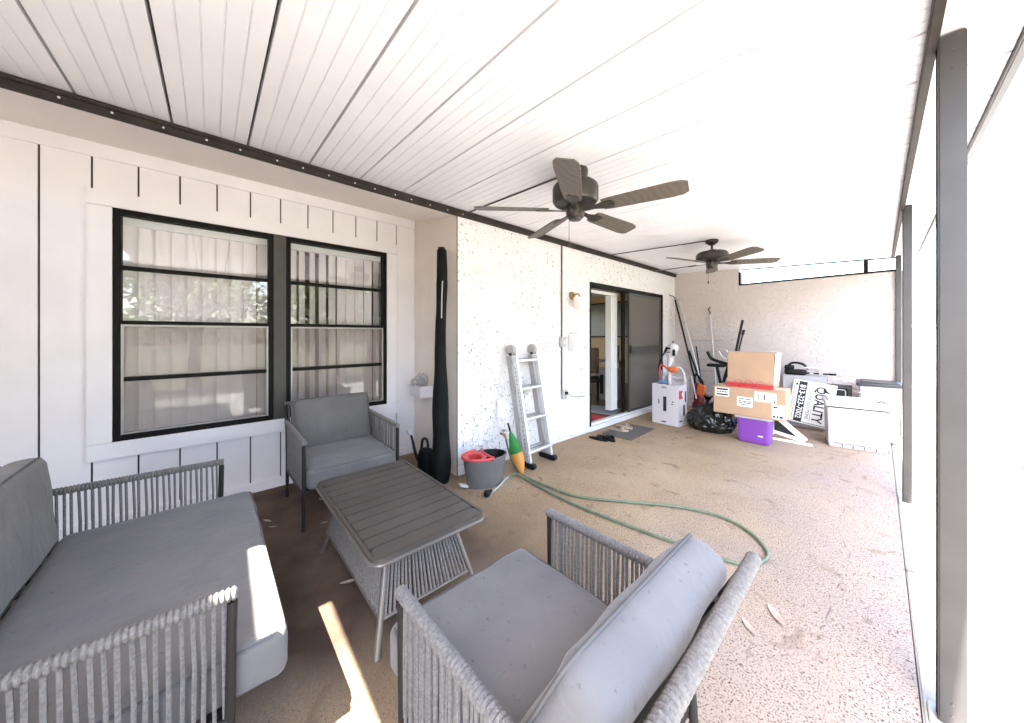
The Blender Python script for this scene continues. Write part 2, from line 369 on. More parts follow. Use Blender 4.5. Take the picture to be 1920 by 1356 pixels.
for (y0, y1) in ((W0 + .006, .408), (.502, W1 - .006)):
    b = MB(); f = .036; x0, x1 = XW - .075, XW + .012
    b.box((x0, y0, WZ0 + .006), (x1, y0 + f, WZ1 - .006), bev=.004); b.box((x0, y1 - f, WZ0 + .006), (x1, y1, WZ1 - .006), bev=.004)
    b.box((x0, y0 + f, WZ0 + .006), (x1 - .002, y1 - f, WZ0 + .006 + f * 1.2), bev=.004); b.box((x0, y0 + f, WZ1 - .006 - f), (x1 - .002, y1 - f, WZ1 - .006), bev=.004)
    b.box((x0 + .01, y0 + f, 1.415), (x1 - .012, y1 - f, 1.452), bev=.003)
    w = hp(b, 'window', 'bronze')
    def wp(bb, name, m): bmesh.ops.translate(bb.bm, verts=bb.bm.verts[:], vec=-HP); return bb.build(name, m, w)
    wp(MB().box((XW - .062, y0 + f, 1.816), (XW - .026, y1 - f, 1.846), bev=.002), 'muntin', 'bronze')
    wp(MB().box((XW - .062, y0 + f, 1.018), (XW + .004, y1 - f, 1.048), bev=.002), 'muntin', 'bronze')
    wp(MB().box((XW - .05, y0 + f, WZ0 + .04), (XW - .045, y1 - f, 1.418)), 'pane', 'glass')
    wp(MB().box((XW - .035, y0 + f, 1.45), (XW - .030, y1 - f, WZ1 - .04)), 'pane', 'glass')
    s = .014; bb = MB(); za, zb = WZ0 + .045, 1.424
    for q in (((y0 + f - .004, za), (y0 + f + s, zb)), ((y1 - f - s, za), (y1 - f + .004, zb)), ((y0 + f + s, za), (y1 - f - s, za + s)), ((y0 + f + s, zb - s), (y1 - f - s, zb))):
        bb.box((XW - .004, q[0][0], q[0][1]), (XW + .006, q[1][0], q[1][1]), bev=.002)
    wp(bb, 'screen_frame', 'alu2')
    wp(MB().box((XW + .000, y0 + f + s, za + s), (XW + .001, y1 - f - s, zb - s)), 'insect_screen', 'screen')
hp(MB().box((XW - .07, .4085, WZ0 + .005), (XW + .016, .5015, WZ1 - .005), bev=.004), 'mullion', 'mull')
# return wall, stucco wall with door opening
hp(MB().box((XW - .1, YC, 0), (XS - .001, YC + .12, 2.72)), 'return_wall', 'beige', smooth=False)
D0, D1, DZ0, DZ1 = 3.90, 6.22, .07, 2.09
b = MB(); t = XS - .15
b.box((t, YC + .001, 0), (XS, D0, 2.70)); b.box((t, D1, 0), (XS, YF + .2, 2.70)); b.box((t, D0, DZ1), (XS, D1, 2.70)); b.box((t, D0, 0), (XS - .02, D1, DZ0 - .001))
hp(b, 'stucco_wall', 'stucco', smooth=False)
hp(MB().box((XS - .004, YC - .003, .0), (XS + .003, YC + .004, 2.49)), 'corner_outline', 'mull', smooth=False)  # added dark strip that outlines the wall corner
b = MB()                                             # sloping soffit from the roof channel up to the siding
b.prism([(XW - .02, 2.668), (XW - .02, 2.75), (XS - .006, 2.56), (XS - .006, 2.492)], -2.4, YC - .001, Matrix(((1, 0, 0, 0), (0, 0, 1, 0), (0, 1, 0, 0), (0, 0, 0, 1))))
hp(b, 'soffit', 'soffit', smooth=False)
b = MB(); b.box((-8, -2.6, 2.78), (XS + .0, 9.2, 2.95)); hp(b, 'roof', 'shingle', smooth=False)
b = MB()                                             # rooms behind the walls
b.box((-7.1, -2.6, 0), (-7, 1.88, 2.78)); b.box((-7.1, -2.7, -.1), (XW - .1, -2.6, 2.78)); b.box((-7.0, 1.88, .0), (t - .001, 1.98, 2.78)); b.box((-7.1, -2.6, -.16), (XW - .101, 1.88, .02))
b.box((-7.0, 8.3, .0), (t, 8.4, 2.78)); b.box((t, YF + .2, 0), (XS, 8.4, 2.78))
b.box((-7.1, 1.88, 0), (-7, 8.4, .9)); b.box((-7.1, 1.88, 2.2), (-7, 8.4, 2.78)); b.box((-7.1, 1.88, .9), (-7, 4.4, 2.2)); b.box((-7.1, 6.9, .9), (-7, 8.4, 2.2))
hp(b, 'interior_wall', 'tan', smooth=False)
hp(MB().box((-7, 1.98, 2.42), (t - .001, 8.3, 2.5)), 'interior_ceiling', 'white', smooth=False)
hp(MB().box((-7, 1.98, -.12), (t - .001, 8.3, .045)), 'interior_floor', 'wood', smooth=False)
# sliding door
b = MB(); f = .045
b.box((XS - .13, D0, DZ0), (XS + .008, D0 + .03, DZ1), bev=.003); b.box((XS - .13, D1 - f, DZ0), (XS + .008, D1, DZ1), bev=.003); b.box((XS - .13, D0 + .03, DZ1 - .05), (XS + .006, D1 - f, DZ1), bev=.003)
door = hp(b, 'sliding_door', 'bronze')
def dp(bb, name, m): bmesh.ops.translate(bb.bm, verts=bb.bm.verts[:], vec=-HP); return bb.build(name, m, door)
b = MB(); p0, p1 = 4.99, D1 - .05
b.box((XS - .03, p0, DZ0 + .03), (XS - .002, p0 + .055, DZ1 - .055), bev=.003); b.box((XS - .03, p1 - .05, DZ0 + .03), (XS - .002, p1, DZ1 - .055), bev=.003)
b.box((XS - .029, p0 + .055, DZ0 + .03), (XS - .003, p1 - .05, DZ0 + .07), bev=.003); b.box((XS - .029, p0 + .055, DZ1 - .1), (XS - .003, p1 - .05, DZ1 - .055), bev=.003)
b.box((XS - .027, p0 + .055, 1.02), (XS - .005, p1 - .05, 1.16), bev=.003)
dp(b, 'screen_panel', 'mull')
dp(MB().box((XS - .017, p0 + .055, DZ0 + .07), (XS - .014, p1 - .05, DZ1 - .1)), 'door_screen', 'door_screen')
dp(MB().rbox((XS + .012, p0 + .028, 1.12), (.022, .022, .12), .008, 3), 'handle', 'black')
dp(MB().box((XS - .10, 4.90, DZ0 + .03), (XS - .06, 4.97, DZ1 - .055), bev=.003), 'glass_panel_stile', 'bronze'); dp(MB().box((XS - .10, p1 - .06, DZ0 + .03), (XS - .06, p1, DZ1 - .055), bev=.003), 'glass_panel_stile', 'bronze')
dp(MB().box((XS - .083, 4.97, DZ0 + .04), (XS - .077, p1 - .06, DZ1 - .06)), 'pane', 'glass')
dp(MB().box((XS - .13, D0 - .0, .045), (XS + .03, D1, DZ0), bev=.004).box((XS - .019, D0, .0), (XS + .012, D1 - .02, .044), bev=.003).box((XS - .045, D0 + .03, DZ0), (XS - .035, D1 - .05, DZ0 + .018)), 'sill', 'vinyl')

# blinds
for nm, (y0, y1), lab in (('a', (W0 + .03, .385), 'white vertical blind behind the wider left window panes'), ('b', (.52, 1.39), 'white vertical blind behind the window nearest the corner')):
    v = thing('vertical_blind', lab, 'blind', (XW - .125, (y0 + y1) / 2, WZ0), group='vertical blinds in the double window')
    b = MB(); y = y0 - v.location.y + .04; yend = y1 - v.location.y; k = 0
    while y < yend:
        a = R(90 + random.choice((8, 12, 15, 18, 33, 38)) + random.uniform(-3, 3)) if (nm == 'a' or k not in (1, 2)) else R(90 + 48)
        d = Vector((math.cos(a), math.sin(a), 0)) * .046
        nrm = Vector((-d.y, d.x, 0)).normalized() * .006
        P = [Vector((0, y, 0)) - d, Vector((0, y, 0)) + nrm, Vector((0, y, 0)) + d]
        lo = [b.bm.verts.new(p + Vector((0, 0, .03))) for p in P]; hi = [b.bm.verts.new(p + Vector((0, 0, 1.565))) for p in P]
        for i in range(2): b._face([lo[i], lo[i + 1], hi[i + 1], hi[i]])
        y += .0875; k += 1
    b.build('vane', 'blind', v)
    MB().box((-.025, y0 - v.location.y, 1.56), (.03, y1 - v.location.y, 1.635), bev=.004).build('headrail', 'vinyl', v)
v = thing('vertical_blind', 'white stacked vertical blind just inside the open sliding door', 'blind', (XS - .22, 4.83, .14))
b = MB()
for i in range(9): b.box((-.05, -.10 + i * .022, 0), (.05, -.10 + i * .022 + .012, 1.84), rot=(0, 0, R(random.uniform(-5, 5))))
b.build('vane', 'vinyl', v)
MB().box((-.03, -.9, 1.845), (.03, .18, 1.89), bev=.003).build('headrail', 'vinyl', v)

# far wall
ew = thing('end_wall', 'off-white stucco end wall with a long clerestory opening near the roof', 'wall', (-1.2, YF, 0))
def ep(b, name, m, **k): bmesh.ops.translate(b.bm, verts=b.bm.verts[:], vec=-Vector((-1.2, YF, 0))); return b.build(name, m, ew, **k)
b = MB(); b.box((XS + .001, YF, 0), (.22, YF + .14, 2.20)); b.box((XS + .001, YF, 2.20), (-1.63, YF + .14, 2.56))
ep(b, 'stucco', 'stucco2', smooth=False)
b = MB(); b.box((-1.60, YF - .008, 2.2005), (.2, YF + .10, 2.228), bev=.002); b.box((-1.628, YF - .008, 2.2005), (-1.602, YF + .1, 2.43), bev=.002)
b.box((-.145, YF + .02, 2.228), (-.10, YF + .08, 2.40), bev=.002)
ep(b, 'clerestory_frame', 'bronze')
b = MB(); b.prism([(-1.60, zr(-1.6) - .03), (.2, zr(.2) - .03), (.2, zr(.2) - .012), (-1.60, zr(-1.6) - .012)], YF + .01, YF + .03, Matrix(((1, 0, 0, 0), (0, 0, 1, 0), (0, 1, 0, 0), (0, 0, 0, 1)))); ep(b, 'clerestory_head', 'bronze', smooth=False)

# porch roof
roof = thing('porch_roof', 'white ribbed metal pan roof over the porch with dark edge channel', 'roof', (XS, 0, 2.5))
RP = Vector((XS, 0, 2.5))
def rp(b, name, m, **k): bmesh.ops.translate(b.bm, verts=b.bm.verts[:], vec=-RP); return b.build(name, m, roof, **k)
X0, X1 = XS - .03, .33
def pan(b, y0, y1):
    # profile across the pan: four shallow V ribs and an open seam at each side
    n = max(1, round((y1 - y0) / .067)); prof = [(y0 + .006, .026), (y0 + .0065, 0)]
    for i in range(1, n):
        yy = y0 + (y1 - y0) * i / n; prof += [(yy - .004, 0), (yy - .001, .0055), (yy + .001, .0055), (yy + .004, 0)]
    prof += [(y1 - .0065, 0), (y1 - .006, .026)]
    top = [(y1 - .006, .05), (y0 + .006, .05)]
    A = [b.bm.verts.new((X0, y, zr(X0) + dz)) for y, dz in prof + top]; B = [b.bm.verts.new((X1, y, zr(X1) + dz)) for y, dz in prof + top]
    m = len(A)
    for i in range(m): b._face([A[i], A[(i + 1) % m], B[(i + 1) % m], B[i]])
    b._face(A); b._face(B[::-1])
b = MB()
k = -7
seams = [-.164 + .336 * i for i in range(-2, 22)]
for y0, y1 in zip(seams, seams[1:]): pan(b, y0, y1)
pan(b, -.80, seams[0]); pan(b, -1.3, -.985); pan(b, -1.636, -1.3); pan(b, -1.97, -1.636); pan(b, -2.4, -1.97)
b.mi = 1
def slab(xa, xb, ya, yb, z0, z1):
    P = [(xa, ya), (xb, ya), (xb, yb), (xa, yb)]
    lo = [b.bm.verts.new((x, y, zr(x) + z0)) for x, y in P]; hi = [b.bm.verts.new((x, y, zr(x) + z1)) for x, y in P]
    b._face(lo[::-1]); b._face(hi)
    for i in range(4): b._face([lo[i], lo[(i + 1) % 4], hi[(i + 1) % 4], hi[i]])
slab(X0 - .0, X1, -.80, 7.0, .052, .07); slab(X0 - .0, X1, -2.6, -.985, .052, .07); slab(X0, -1.66, -.985, -.80, .03, .06)
rp(b, 'roof_panel', ['roof', 'shingle'], smooth=False)
b = MB(); b.box((XS - .004, -2.4, 2.482), (XS + .034, YF - .01, 2.515), bev=.003); b.box((XS + .0, -2.4, 2.5155), (XS + .042, YF - .01, 2.539), bev=.003)
ch = rp(b, 'edge_channel', 'rust')
b = MB(); y = -2.2
while y < YC + .1: b.lathe([(.0055, 0), (.0055, .003), (.002, .005)], (XS + .0345, y, 2.500), 8, axis=(1, 0, 0)); y += .14 + .05 * random.random()
bmesh.ops.translate(b.bm, verts=b.bm.verts[:], vec=-RP); b.build('screw', 'screw', ch)
b = MB(); b.box((.112, -2.4, 2.365), (.140, YF - .01, zr(.15) - .004), bev=.003); rp(b, 'edge_beam', 'rust')
b = MB(); b.box((X1 + .002, -2.4, zr(X1) - .03), (X1 + .03, 7.0, zr(X1) + .075), bev=.004); rp(b, 'fascia_gutter', 'post')

# unseen wall added behind the camera to cut light on the near porch
bw = MB(); bw.box((XW - .1, -2.62, -.14), (.24, -2.42, 2.36)); bw.box((.14, -2.4195, -.14), (.24, -1.5, 2.36)); tag(bw.build('added_shade_wall', 'beige', smooth=False), 'plain smooth unseen wall added to cut light at the near porch end', 'wall')

# posts
for lab, x, y, w in (('thick dark screen post nearest the porch edge by the armchair', .140, 1.90, .062), ('slim bronze post standing half way along the porch edge', .130, 4.17, .05), ('dark bronze post fixed against the end wall', .150, 6.70, .05)):
    p = thing('screen_post', lab, 'post', (x + w / 2, y + w / 2, -.02), group='posts along the open side')
    ztop = zr(x + w) + .014
    b = MB().box((-w / 2, -w / 2, 0), (w / 2, w / 2, ztop), bev=.004); b.mi = 1
    for z_ in (.05, .09, ztop - .12, ztop - .06): b.lathe([(.0045, 0), (.0045, .002), (.002, .003)], (0, -w / 2, z_), 8, axis=(0, -1, 0))
    b.build('shaft', ['post', 'mull'], p)
    b = MB(); b.box((-w / 2 - .0025, -w * .12, .02), (-w / 2 - .0003, w * .12, ztop - .02)); b.build('screen_spline', 'black', p)
    MB().box((-w / 2 - .02, -w / 2 - .02, 0), (w / 2 + .02, w / 2 + .02, .012), bev=.003).build('base_plate', 'alu2', p)

# yard beyond: fence and trees
fe = thing('vinyl_fence', 'white vinyl board fence across the far end of the yard', 'fence', (2, 13.8, -.16))
b = MB()
for i in range(60): b.box((-6 + i * .2, 0, .08), (-6 + i * .2 + .194, .025, 1.75), bev=.003)
b.build('board', 'vinyl', fe)
for z in (.1, 1.7): MB().box((-6, -.03, z), (6, -.002, z + .1), bev=.004).build('rail', 'vinyl', fe)
for i in range(6): MB().box((-6 + i * 2.4 - .06, -.07, 0), (-6 + i * 2.4 + .06, -.031, 1.9), bev=.004).build('post', 'vinyl', fe)
def tree(x, y, h, r, lab, seed):
    rnd = random.Random(seed); t = thing('tree', lab, 'tree', (x, y, -.16))
    b = MB(); b.tube(smooth_path([(0, 0, 0), (.05, .05, h * .25), (-.05, .1, h * .5), (0, 0, h * .8)], 4), [.16 - .012 * i * 1 for i in range(13)], 10)
    tips = []
    for i in range(9):
        a = rnd.uniform(0, 6.28); z = h * rnd.uniform(.35, .7); e = Vector((math.cos(a) * r * .7, math.sin(a) * r * .7, z + r * rnd.uniform(.2, .6)))
        b.tube(smooth_path([(0, 0, z), (e.x * .5, e.y * .5, z + (e.z - z) * .3), e], 4), [.06 - .005 * k for k in range(9)], 6); tips.append(e)
    b.build('trunk', 'bark', t)
    b = MB(); cl = tips + [Vector((rnd.gauss(0, r * .45), rnd.gauss(0, r * .45), h * .7 + rnd.gauss(0, r * .35))) for _ in range(26)]
    for c in cl:
        for _ in range(150):
            p = c + Vector((rnd.gauss(0, .3), rnd.gauss(0, .3), rnd.gauss(0, .24))) * (r / 1.6)
            e = Euler((rnd.uniform(-1, 1), rnd.uniform(-1, 1), rnd.uniform(0, 6.28))).to_matrix(); l = rnd.uniform(.09, .15)
            b._face([b.bm.verts.new(p + e @ Vector(q)) for q in ((-l, 0, 0), (0, -l * .35, .01), (l, 0, 0), (0, l * .35, .01))])
    b.build('crown', 'foliage', t, smooth=False)
tree(5.2, 2.6, 3.4, 1.6, 'low bushy tree reflected in the window nearest the corner', 3)
tree(6.0, -.4, 4.0, 1.7, 'taller leafy tree reflected in the left window', 5)
tree(7.4, 5.6, 5.0, 2.0, 'large spreading tree farthest along the yard side', 9)

# ------------------------------------------------------------------ seating: rope armchairs and loveseat (local: faces +x, width along y)
def wrap_rail(p, q, r=.0185, pitch=.0125):
    p, q = Vector(p), Vector(q); n = int((q - p).length / pitch) * 3; pts = []; rr = []
    for i in range(n + 1): pts.append(p.lerp(q, i / n)); rr.append(r * (1.0 if i % 3 == 1 else (.97 if i % 3 == 2 else .74)))
    return pts, rr
def seat_set(name, label, cat, loc, rz, width, slide, cush, group, bx=-.385, tilt=15):
    t = thing(name, label, cat, loc, rz, group); hw = width / 2 - .02; AZ = .61; BZ = .765
    for s in (1, -1):
        y = s * hw; tn = math.tan(R(tilt))
        MB().tube([(.355, y, AZ - .02), (.35, y, .3), (.345, y, 0)], .0125, 10).build('leg', 'charcoal', t)
        MB().tube([(bx, y, BZ - .0), (bx + tn * .22, y, BZ - .22), (bx + tn * .30, y, .36), (bx + tn * .25, y, 0)], .0125, 10).build('leg', 'charcoal', t)
        pts, rr = wrap_rail((.365, y, AZ), (bx + tn * .15, y, AZ + .01)); b = MB().tube(pts, rr, 12); rail = b.build('arm_rail', 'rope', t)
        b = MB(); n = 33; xe = bx + tn * .30
        for i in range(n):
            x = .335 - i * (.335 - xe) / (n - 1); yo = s * (.0025 if i % 2 else -.0025)
            zb = .255 - .02 * i / n; x += random.uniform(-.0018, .0018); jx = random.uniform(-.003, .003); jr = random.uniform(.0051, .0061)
            b.tube([(x, y + yo, AZ - .008), (x + .002 + jx, y + yo * .6 + random.uniform(-.002, .002), .45), (x + .002, y + yo, zb)], jr, 6, caps=False)
        b.build('rope_panel', 'rope', t)
        MB().tube([(.35, y, .255), (bx + tn * .3, y, .235)], .0125, 10).build('lower_rail', 'charcoal', t)
    pts, rr = wrap_rail((bx, -hw - .01, BZ), (bx, hw + .01, BZ), .018); MB().tube(pts, rr, 12).build('back_rail', 'rope', t)
    b = MB(); n = int(width / .019)
    for i in range(n):
        y = -hw + .02 + (2 * hw - .04) * i / (n - 1); b.tube([(bx + (.004 if i % 2 else -.004), y, BZ - .01), (bx + tn * .25, y, .515), (bx + tn * .47, y, .29)], .0062, 6, caps=False)
    b.build('back_rope', 'rope', t)
    b = MB(); b.box((.30, -hw + .01, .235), (.335, hw - .01, .27), bev=.004); b.box((bx + tn * .3, -hw + .01, .235), (bx + tn * .3 + .03, hw - .01, .27), bev=.004)
    for i in range(5): b.box((bx + tn * .3 + .03, -hw + .1 + i * (2 * hw - .25) / 4, .243), (.30, -hw + .15 + i * (2 * hw - .25) / 4, .26))
    b.build('seat_frame', 'charcoal', t)
    cw = width - .075; th = .15; cx = .035 + slide; dx = .70 if tilt < 20 else .66; cx = .035 + slide + (.74 - dx) / 2
    b = MB(); b.rbox((cx, 0, .272 + th / 2), (dx, cw, th), .035, 22, puff=.012, wr=.007); sc = b.build('seat_cushion', cush, t)
    ring = [(x, y, .272 + th - .012) for x, y in rounded(dx - .016, cw - .016, .05, 6, cx, 0)]
    b = MB().tube(ring, .0045, 6, closed=True).tube([(x, y, .29) for x, y, z in ring], .0045, 6, closed=True); b.build('piping', 'piping', sc)
    mt = Matrix.Translation((bx + tn * .165 + .085 / math.cos(R(tilt)), 0, .60)) @ Matrix.Rotation(R(-tilt), 4, 'Y') @ Matrix.Rotation(R(90), 4, 'Y')
    b = MB(); b.rbox((0, 0, 0), (.42, cw - .02, .125), .05, 22, puff=.012, wr=.010); bmesh.ops.transform(b.bm, matrix=mt, verts=b.bm.verts[:]); bc = b.build('back_cushion', cush, t)
    ring = [mt @ Vector((x, y, .046)) for x, y in rounded(.42 - .016, cw - .03, .05, 6)]
    ring2 = [mt @ Vector((x, y, -.042)) for x, y in rounded(.42 - .01, cw - .03, .05, 6)]
    MB().tube(ring, .0048, 6, closed=True).build('piping', 'piping', bc)
    return t
GP = 'grey rope patio seats'
seat_set('armchair', 'grey rope armchair standing below the window beside the coffee table', 'armchair', (-2.995, .80, 0), 0, .70, -.02, 'cushion', GP)
seat_set('armchair', 'grey rope armchair with pale bluish cushions, closest to the green hose loop', 'armchair', (-.565, .725, 0), R(180), .68, .10, 'cushion_blue', GP, bx=-.345, tilt=27)
seat_set('loveseat', 'wide grey rope loveseat with sunlit cushion corner', 'sofa', (-1.905, -.31, 0), R(90), 1.37, .09, 'cushion', GP, tilt=6)

# coffee table
TX, TY = -1.86, .77
ct = thing('coffee_table', 'low taupe slatted coffee table with splayed legs and rope sides', 'table', (TX, TY, 0))
LX, LY = 1.0, .575
b = MB(); b.prism(rounded(LX, LY, .055), .402, .416)
outer = rounded(LX, LY, .055); inner = rounded(LX - .03, LY - .03, .042)
lo = [[b.bm.verts.new((x, y, .416)) for x, y in L_] for L_ in (outer, inner)]; hi = [[b.bm.verts.new((x, y, .431)) for x, y in L_] for L_ in (outer, inner)]
n = len(outer)
for i in range(n):
    j = (i + 1) % n; b._face([hi[0][i], hi[0][j], hi[1][j], hi[1][i]]); b._face([lo[0][i], lo[0][j], hi[0][j], hi[0][i]]); b._face([lo[1][i], hi[1][i], hi[1][j], lo[1][j]])
nsl = 11; wsl = (LX - .036) / nsl
for i in range(nsl):
    x0 = -LX / 2 + .018 + i * wsl
    if i in (0, nsl - 1): b.prism([(p[0], p[1]) for p in rounded(wsl - .007, LY - .038, .03, 4, x0 + wsl / 2, 0)], .416, .4285)
    else: b.box((x0 + .0035, -LY / 2 + .019, .412), (x0 + wsl - .0035, LY / 2 - .019, .4285), bev=.0025)
b.build('tabletop', 'table', ct)
MB().tube([(x, y, .408) for x, y in rounded(LX + .002, LY + .002, .056)], .0085, 8, closed=True).build('edge_band', 'tabledge', ct)
tx, ty, bx, by = .335, .165, .462, .262
for sx in (1, -1):
    for sy in (1, -1): MB().tube([(sx * tx, sy * ty, .402), (sx * bx, sy * by, 0)], .0135, 10).build('leg', 'tabledge', ct)
def legp(sx, sy, z): k = 1 - z / .402; return Vector((sx * (tx + (bx - tx) * k), sy * (ty + (by - ty) * k), z))
for side in range(4):
    c = ((1, -1), (1, 1)), ((-1, -1), (-1, 1)), ((-1, -1), (1, -1)), ((-1, 1), (1, 1))
    a, d = c[side]; b = MB(); n = 23 if side < 2 else 38
    za, zb = .385, .125
    for i in range(1, n):
        f = (i + random.uniform(-.09, .09)) / n; p = legp(*a, za).lerp(legp(*d, za), f); q = legp(*a, zb).lerp(legp(*d, zb), f)
        b.tube([p, (p + q) / 2, q], .0058, 6, caps=False)
    b.build('rope_panel', 'rope', ct)
    MB().tube([legp(*a, zb), legp(*d, zb)], .008, 8).build('rope_rail', 'tabledge', ct); MB().tube([legp(*a, za), legp(*d, za)], .008, 8).build('rope_rail', 'tabledge', ct)

# ------------------------------------------------------------------ ceiling fans
def fan(x, y, phase, drop, lab):
    zt = zr(x); bz = 2.205; t = thing('ceiling_fan', lab, 'fan', (x, y, bz), 0, 'ceiling fans under the porch roof'); h = zt - bz
    if drop:
        MB().lathe([(.0, h), (.07, h), (.068, h - .03), (.03, h - .06), (.016, h - .065)], seg=24).build('canopy', 'fan', t)
        MB().lathe([(.013, .14), (.013, h - .06)], seg=12).build('downrod', 'fan', t)
        MB().lathe([(.02, .165), (.05, .15), (.15, .125), (.17, .10), (.172, .055), (.155, .04), (.06, .03), (.0, .03)], seg=32).build('motor_housing', 'fan', t)
    else:
        MB().lathe([(.0, h), (.085, h), (.085, h - .03), (.075, h - .09)], seg=32).build('canopy', 'fan', t)
        MB().lathe([(.07, h - .085), (.135, h - .10), (.15, h - .115), (.155, h - .13), (.155, .065), (.14, .045), (.06, .03), (.0, .03)], seg=32).build('motor_housing', 'fan', t)
    MB().lathe([(.0, .03), (.056, .03), (.062, .02), (.062, -.035), (.055, -.05), (.05, -.052), (.04, -.066), (.0, -.07)], seg=24).build('switch_housing', 'fan', t)
    for k in range(5):
        a = R(phase + 72 * k); rot = Matrix.Rotation(a, 4, 'Z') @ Matrix.Rotation(R(-13), 4, 'X')
        b = MB(); pr = [(.19, -.052), (.24, -.06), (.60, -.072), (.66, -.066), (.69, -.045), (.69, .045), (.66, .066), (.60, .072), (.24, .06), (.19, .052)]
        b.prism(pr, -.004, .004, rot); bl = b.build('blade', 'fanblade', t)
        b = MB(); b.prism([(.06, -.02), (.13, -.016), (.19, -.035), (.25, -.036), (.27, -.012), (.25, 0), (.27, .012), (.25, .036), (.19, .035), (.13, .016), (.06, .02)], -.0095, -.0045, rot)
        b.build('blade_iron', 'fan', bl)
    ch = MB().tube([(-.03, -.03, -.04), (-.03, -.03, -.21)], .002, 5); ch.lathe([(.0, -.25), (.006, -.245), (.008, -.225), (.003, -.21)], (-.03, -.03, 0), 8); ch.build('pull_chain', 'fan', t)
    return t
m = mat('fan_blade_weathered_oak', (.115, .098, .08), .55, var=.3)
N = m.node_tree.nodes; L = m.node_tree.links
wv = N.new('ShaderNodeTexWave'); wv.inputs['Scale'].default_value = 7; wv.inputs['Distortion'].default_value = 9; wv.inputs['Detail'].default_value = 2; wv.inputs['Detail Scale'].default_value = .8
tc = N.new('ShaderNodeTexCoord'); L.new(tc.outputs['Object'], wv.inputs[0]); rm = N.new('ShaderNodeValToRGB'); rm.color_ramp.elements[0].color = (.088, .074, .06, 1); rm.color_ramp.elements[1].color = (.112, .095, .08, 1)
L.new(wv.outputs['Fac'], rm.inputs[0]); L.new(rm.outputs[0], N['Principled BSDF'].inputs['Base Color']); M['fanblade'] = m
fan(-1.40, 1.854, 15, False, 'dark bronze five-blade ceiling fan mounted flush above the coffee table end')
fan(-1.335, 4.42, 35, True, 'dark five-blade ceiling fan hanging on a short rod nearer the end wall')
for y, x1, lab in ((1.854, -1.50, 'thin wire run across the roof to the flush fan, coloured dark for its shaded edge'), (4.40, -1.36, 'thin wire run across the roof to the rod-mounted fan, coloured dark for its shaded edge')):
    b = MB(); b.tube([(XS + .05, y, zr(XS + .05) - .006), (x1, y, zr(x1) - .006)], .006, 8); tag(b.build('ceiling_conduit', 'mull'), lab, 'conduit', 'wire runs to the fans')  # dark colour carries the shaded edge of a white raceway

# ------------------------------------------------------------------ on the stucco wall
def wallthing(name, lab, cat, y, z, group=None): return thing(name, lab, cat, (XS, y, z), 0, group)
o = MB().tube([(0, 0, 0), (0, 0, 1.90)], .0085, 8).build('wall_conduit', 'mull', None, (XS + .012, 3.283, .60)); tag(o, 'thin vertical conduit, coloured dark for its shadow, running down the stucco wall', 'conduit')  # white conduit with its shadow line put into a dark colour
t = wallthing('junction_box', 'small grey switch box on the conduit at shoulder height', 'switch box', 3.283, 1.26)
MB().rbox((.028, 0, 0), (.05, .085, .13), .008, 4).build('body', 'lgrey', t); MB().rbox((.056, 0, .0), (.006, .02, .04), .002, 2).build('switch', 'white', t)
t = wallthing('control_box', 'white wall control box between the switch box and the door', 'control box', 3.56, 1.255)
MB().box((0.001, -.13, -.11), (.09, .13, .11), bev=.008).build('body', 'vinyl', t); MB().box((.09, -.125, -.105), (.097, .125, .105), bev=.003).build('cover', 'vinyl', t)
b = MB(); b.box((.097, .04, -.075), (.099, .06, -.065)); b.box((.097, .075, -.075), (.099, .115, -.065)); b.build('button', 'ink', t)
t = wallthing('wall_outlet', 'white outlet with a black plug low on the stucco wall', 'outlet', 3.315, .595)
MB().rbox((.022, 0, 0), (.04, .075, .12), .006, 4).build('box', 'lgrey', t); MB().rbox((.055, .01, .02), (.03, .04, .04), .008, 4).build('plug', 'black', t)
MB().tube(smooth_path([(.06, .02, .01), (.07, .1, -.03), (.04, .25, -.06), (.03, .42, -.07)], 6), .0035, 6).build('cord', 'mull', t)
t = wallthing('wall_lamp', 'brass wall lamp with square white glass shade beside the door', 'wall lamp', 3.50, 1.86)
MB().lathe([(.0, 0), (.055, 0), (.05, .015), (.02, .03), (0, .032)], (.001, 0, 0), 20, axis=(1, 0, 0)).build('backplate', 'brass', t)
MB().tube(smooth_path([(.03, 0, 0), (.08, .0, .02), (.12, 0, .0), (.125, 0, -.03)], 5), .009, 8).build('arm', 'brass', t)
MB().rbox((.125, 0, -.10), (.12, .12, .14), .012, 4, taper=.9).build('lamp_shade', 'pane', t)
t = wallthing('hose_tap', 'brass hose tap low on the stucco wall above the bucket', 'tap', 2.285, .30)
MB().tube([(0, 0, 0), (.07, 0, .0)], .012, 10).tube([(.06, 0, .01), (.085, 0, -.035)], .013, 10).build('spout', 'brass', t)
b = MB(); b.tube([(.05, .025 * math.cos(a), .045 + .008 * math.sin(a * 2)) if False else (.05 + .026 * math.sin(a), .026 * math.cos(a), .045) for a in [i * math.pi / 6 for i in range(12)]], .005, 6, closed=True); b.tube([(.05, 0, .0), (.05, 0, .045)], .005, 6); b.tube([(.024, 0, .045), (.076, 0, .045)], .003, 6); b.build('handle', 'alu2', t)
o = MB().box((0, -.05, -.10), (.004, .05, .10), rot=(R(8), R(8), 0)).build('paper_notice', 'paper', None, (XS + .022, 2.27, .58)); tag(o, 'loose white paper flap hanging on the stucco wall left of the ladder', 'paper')

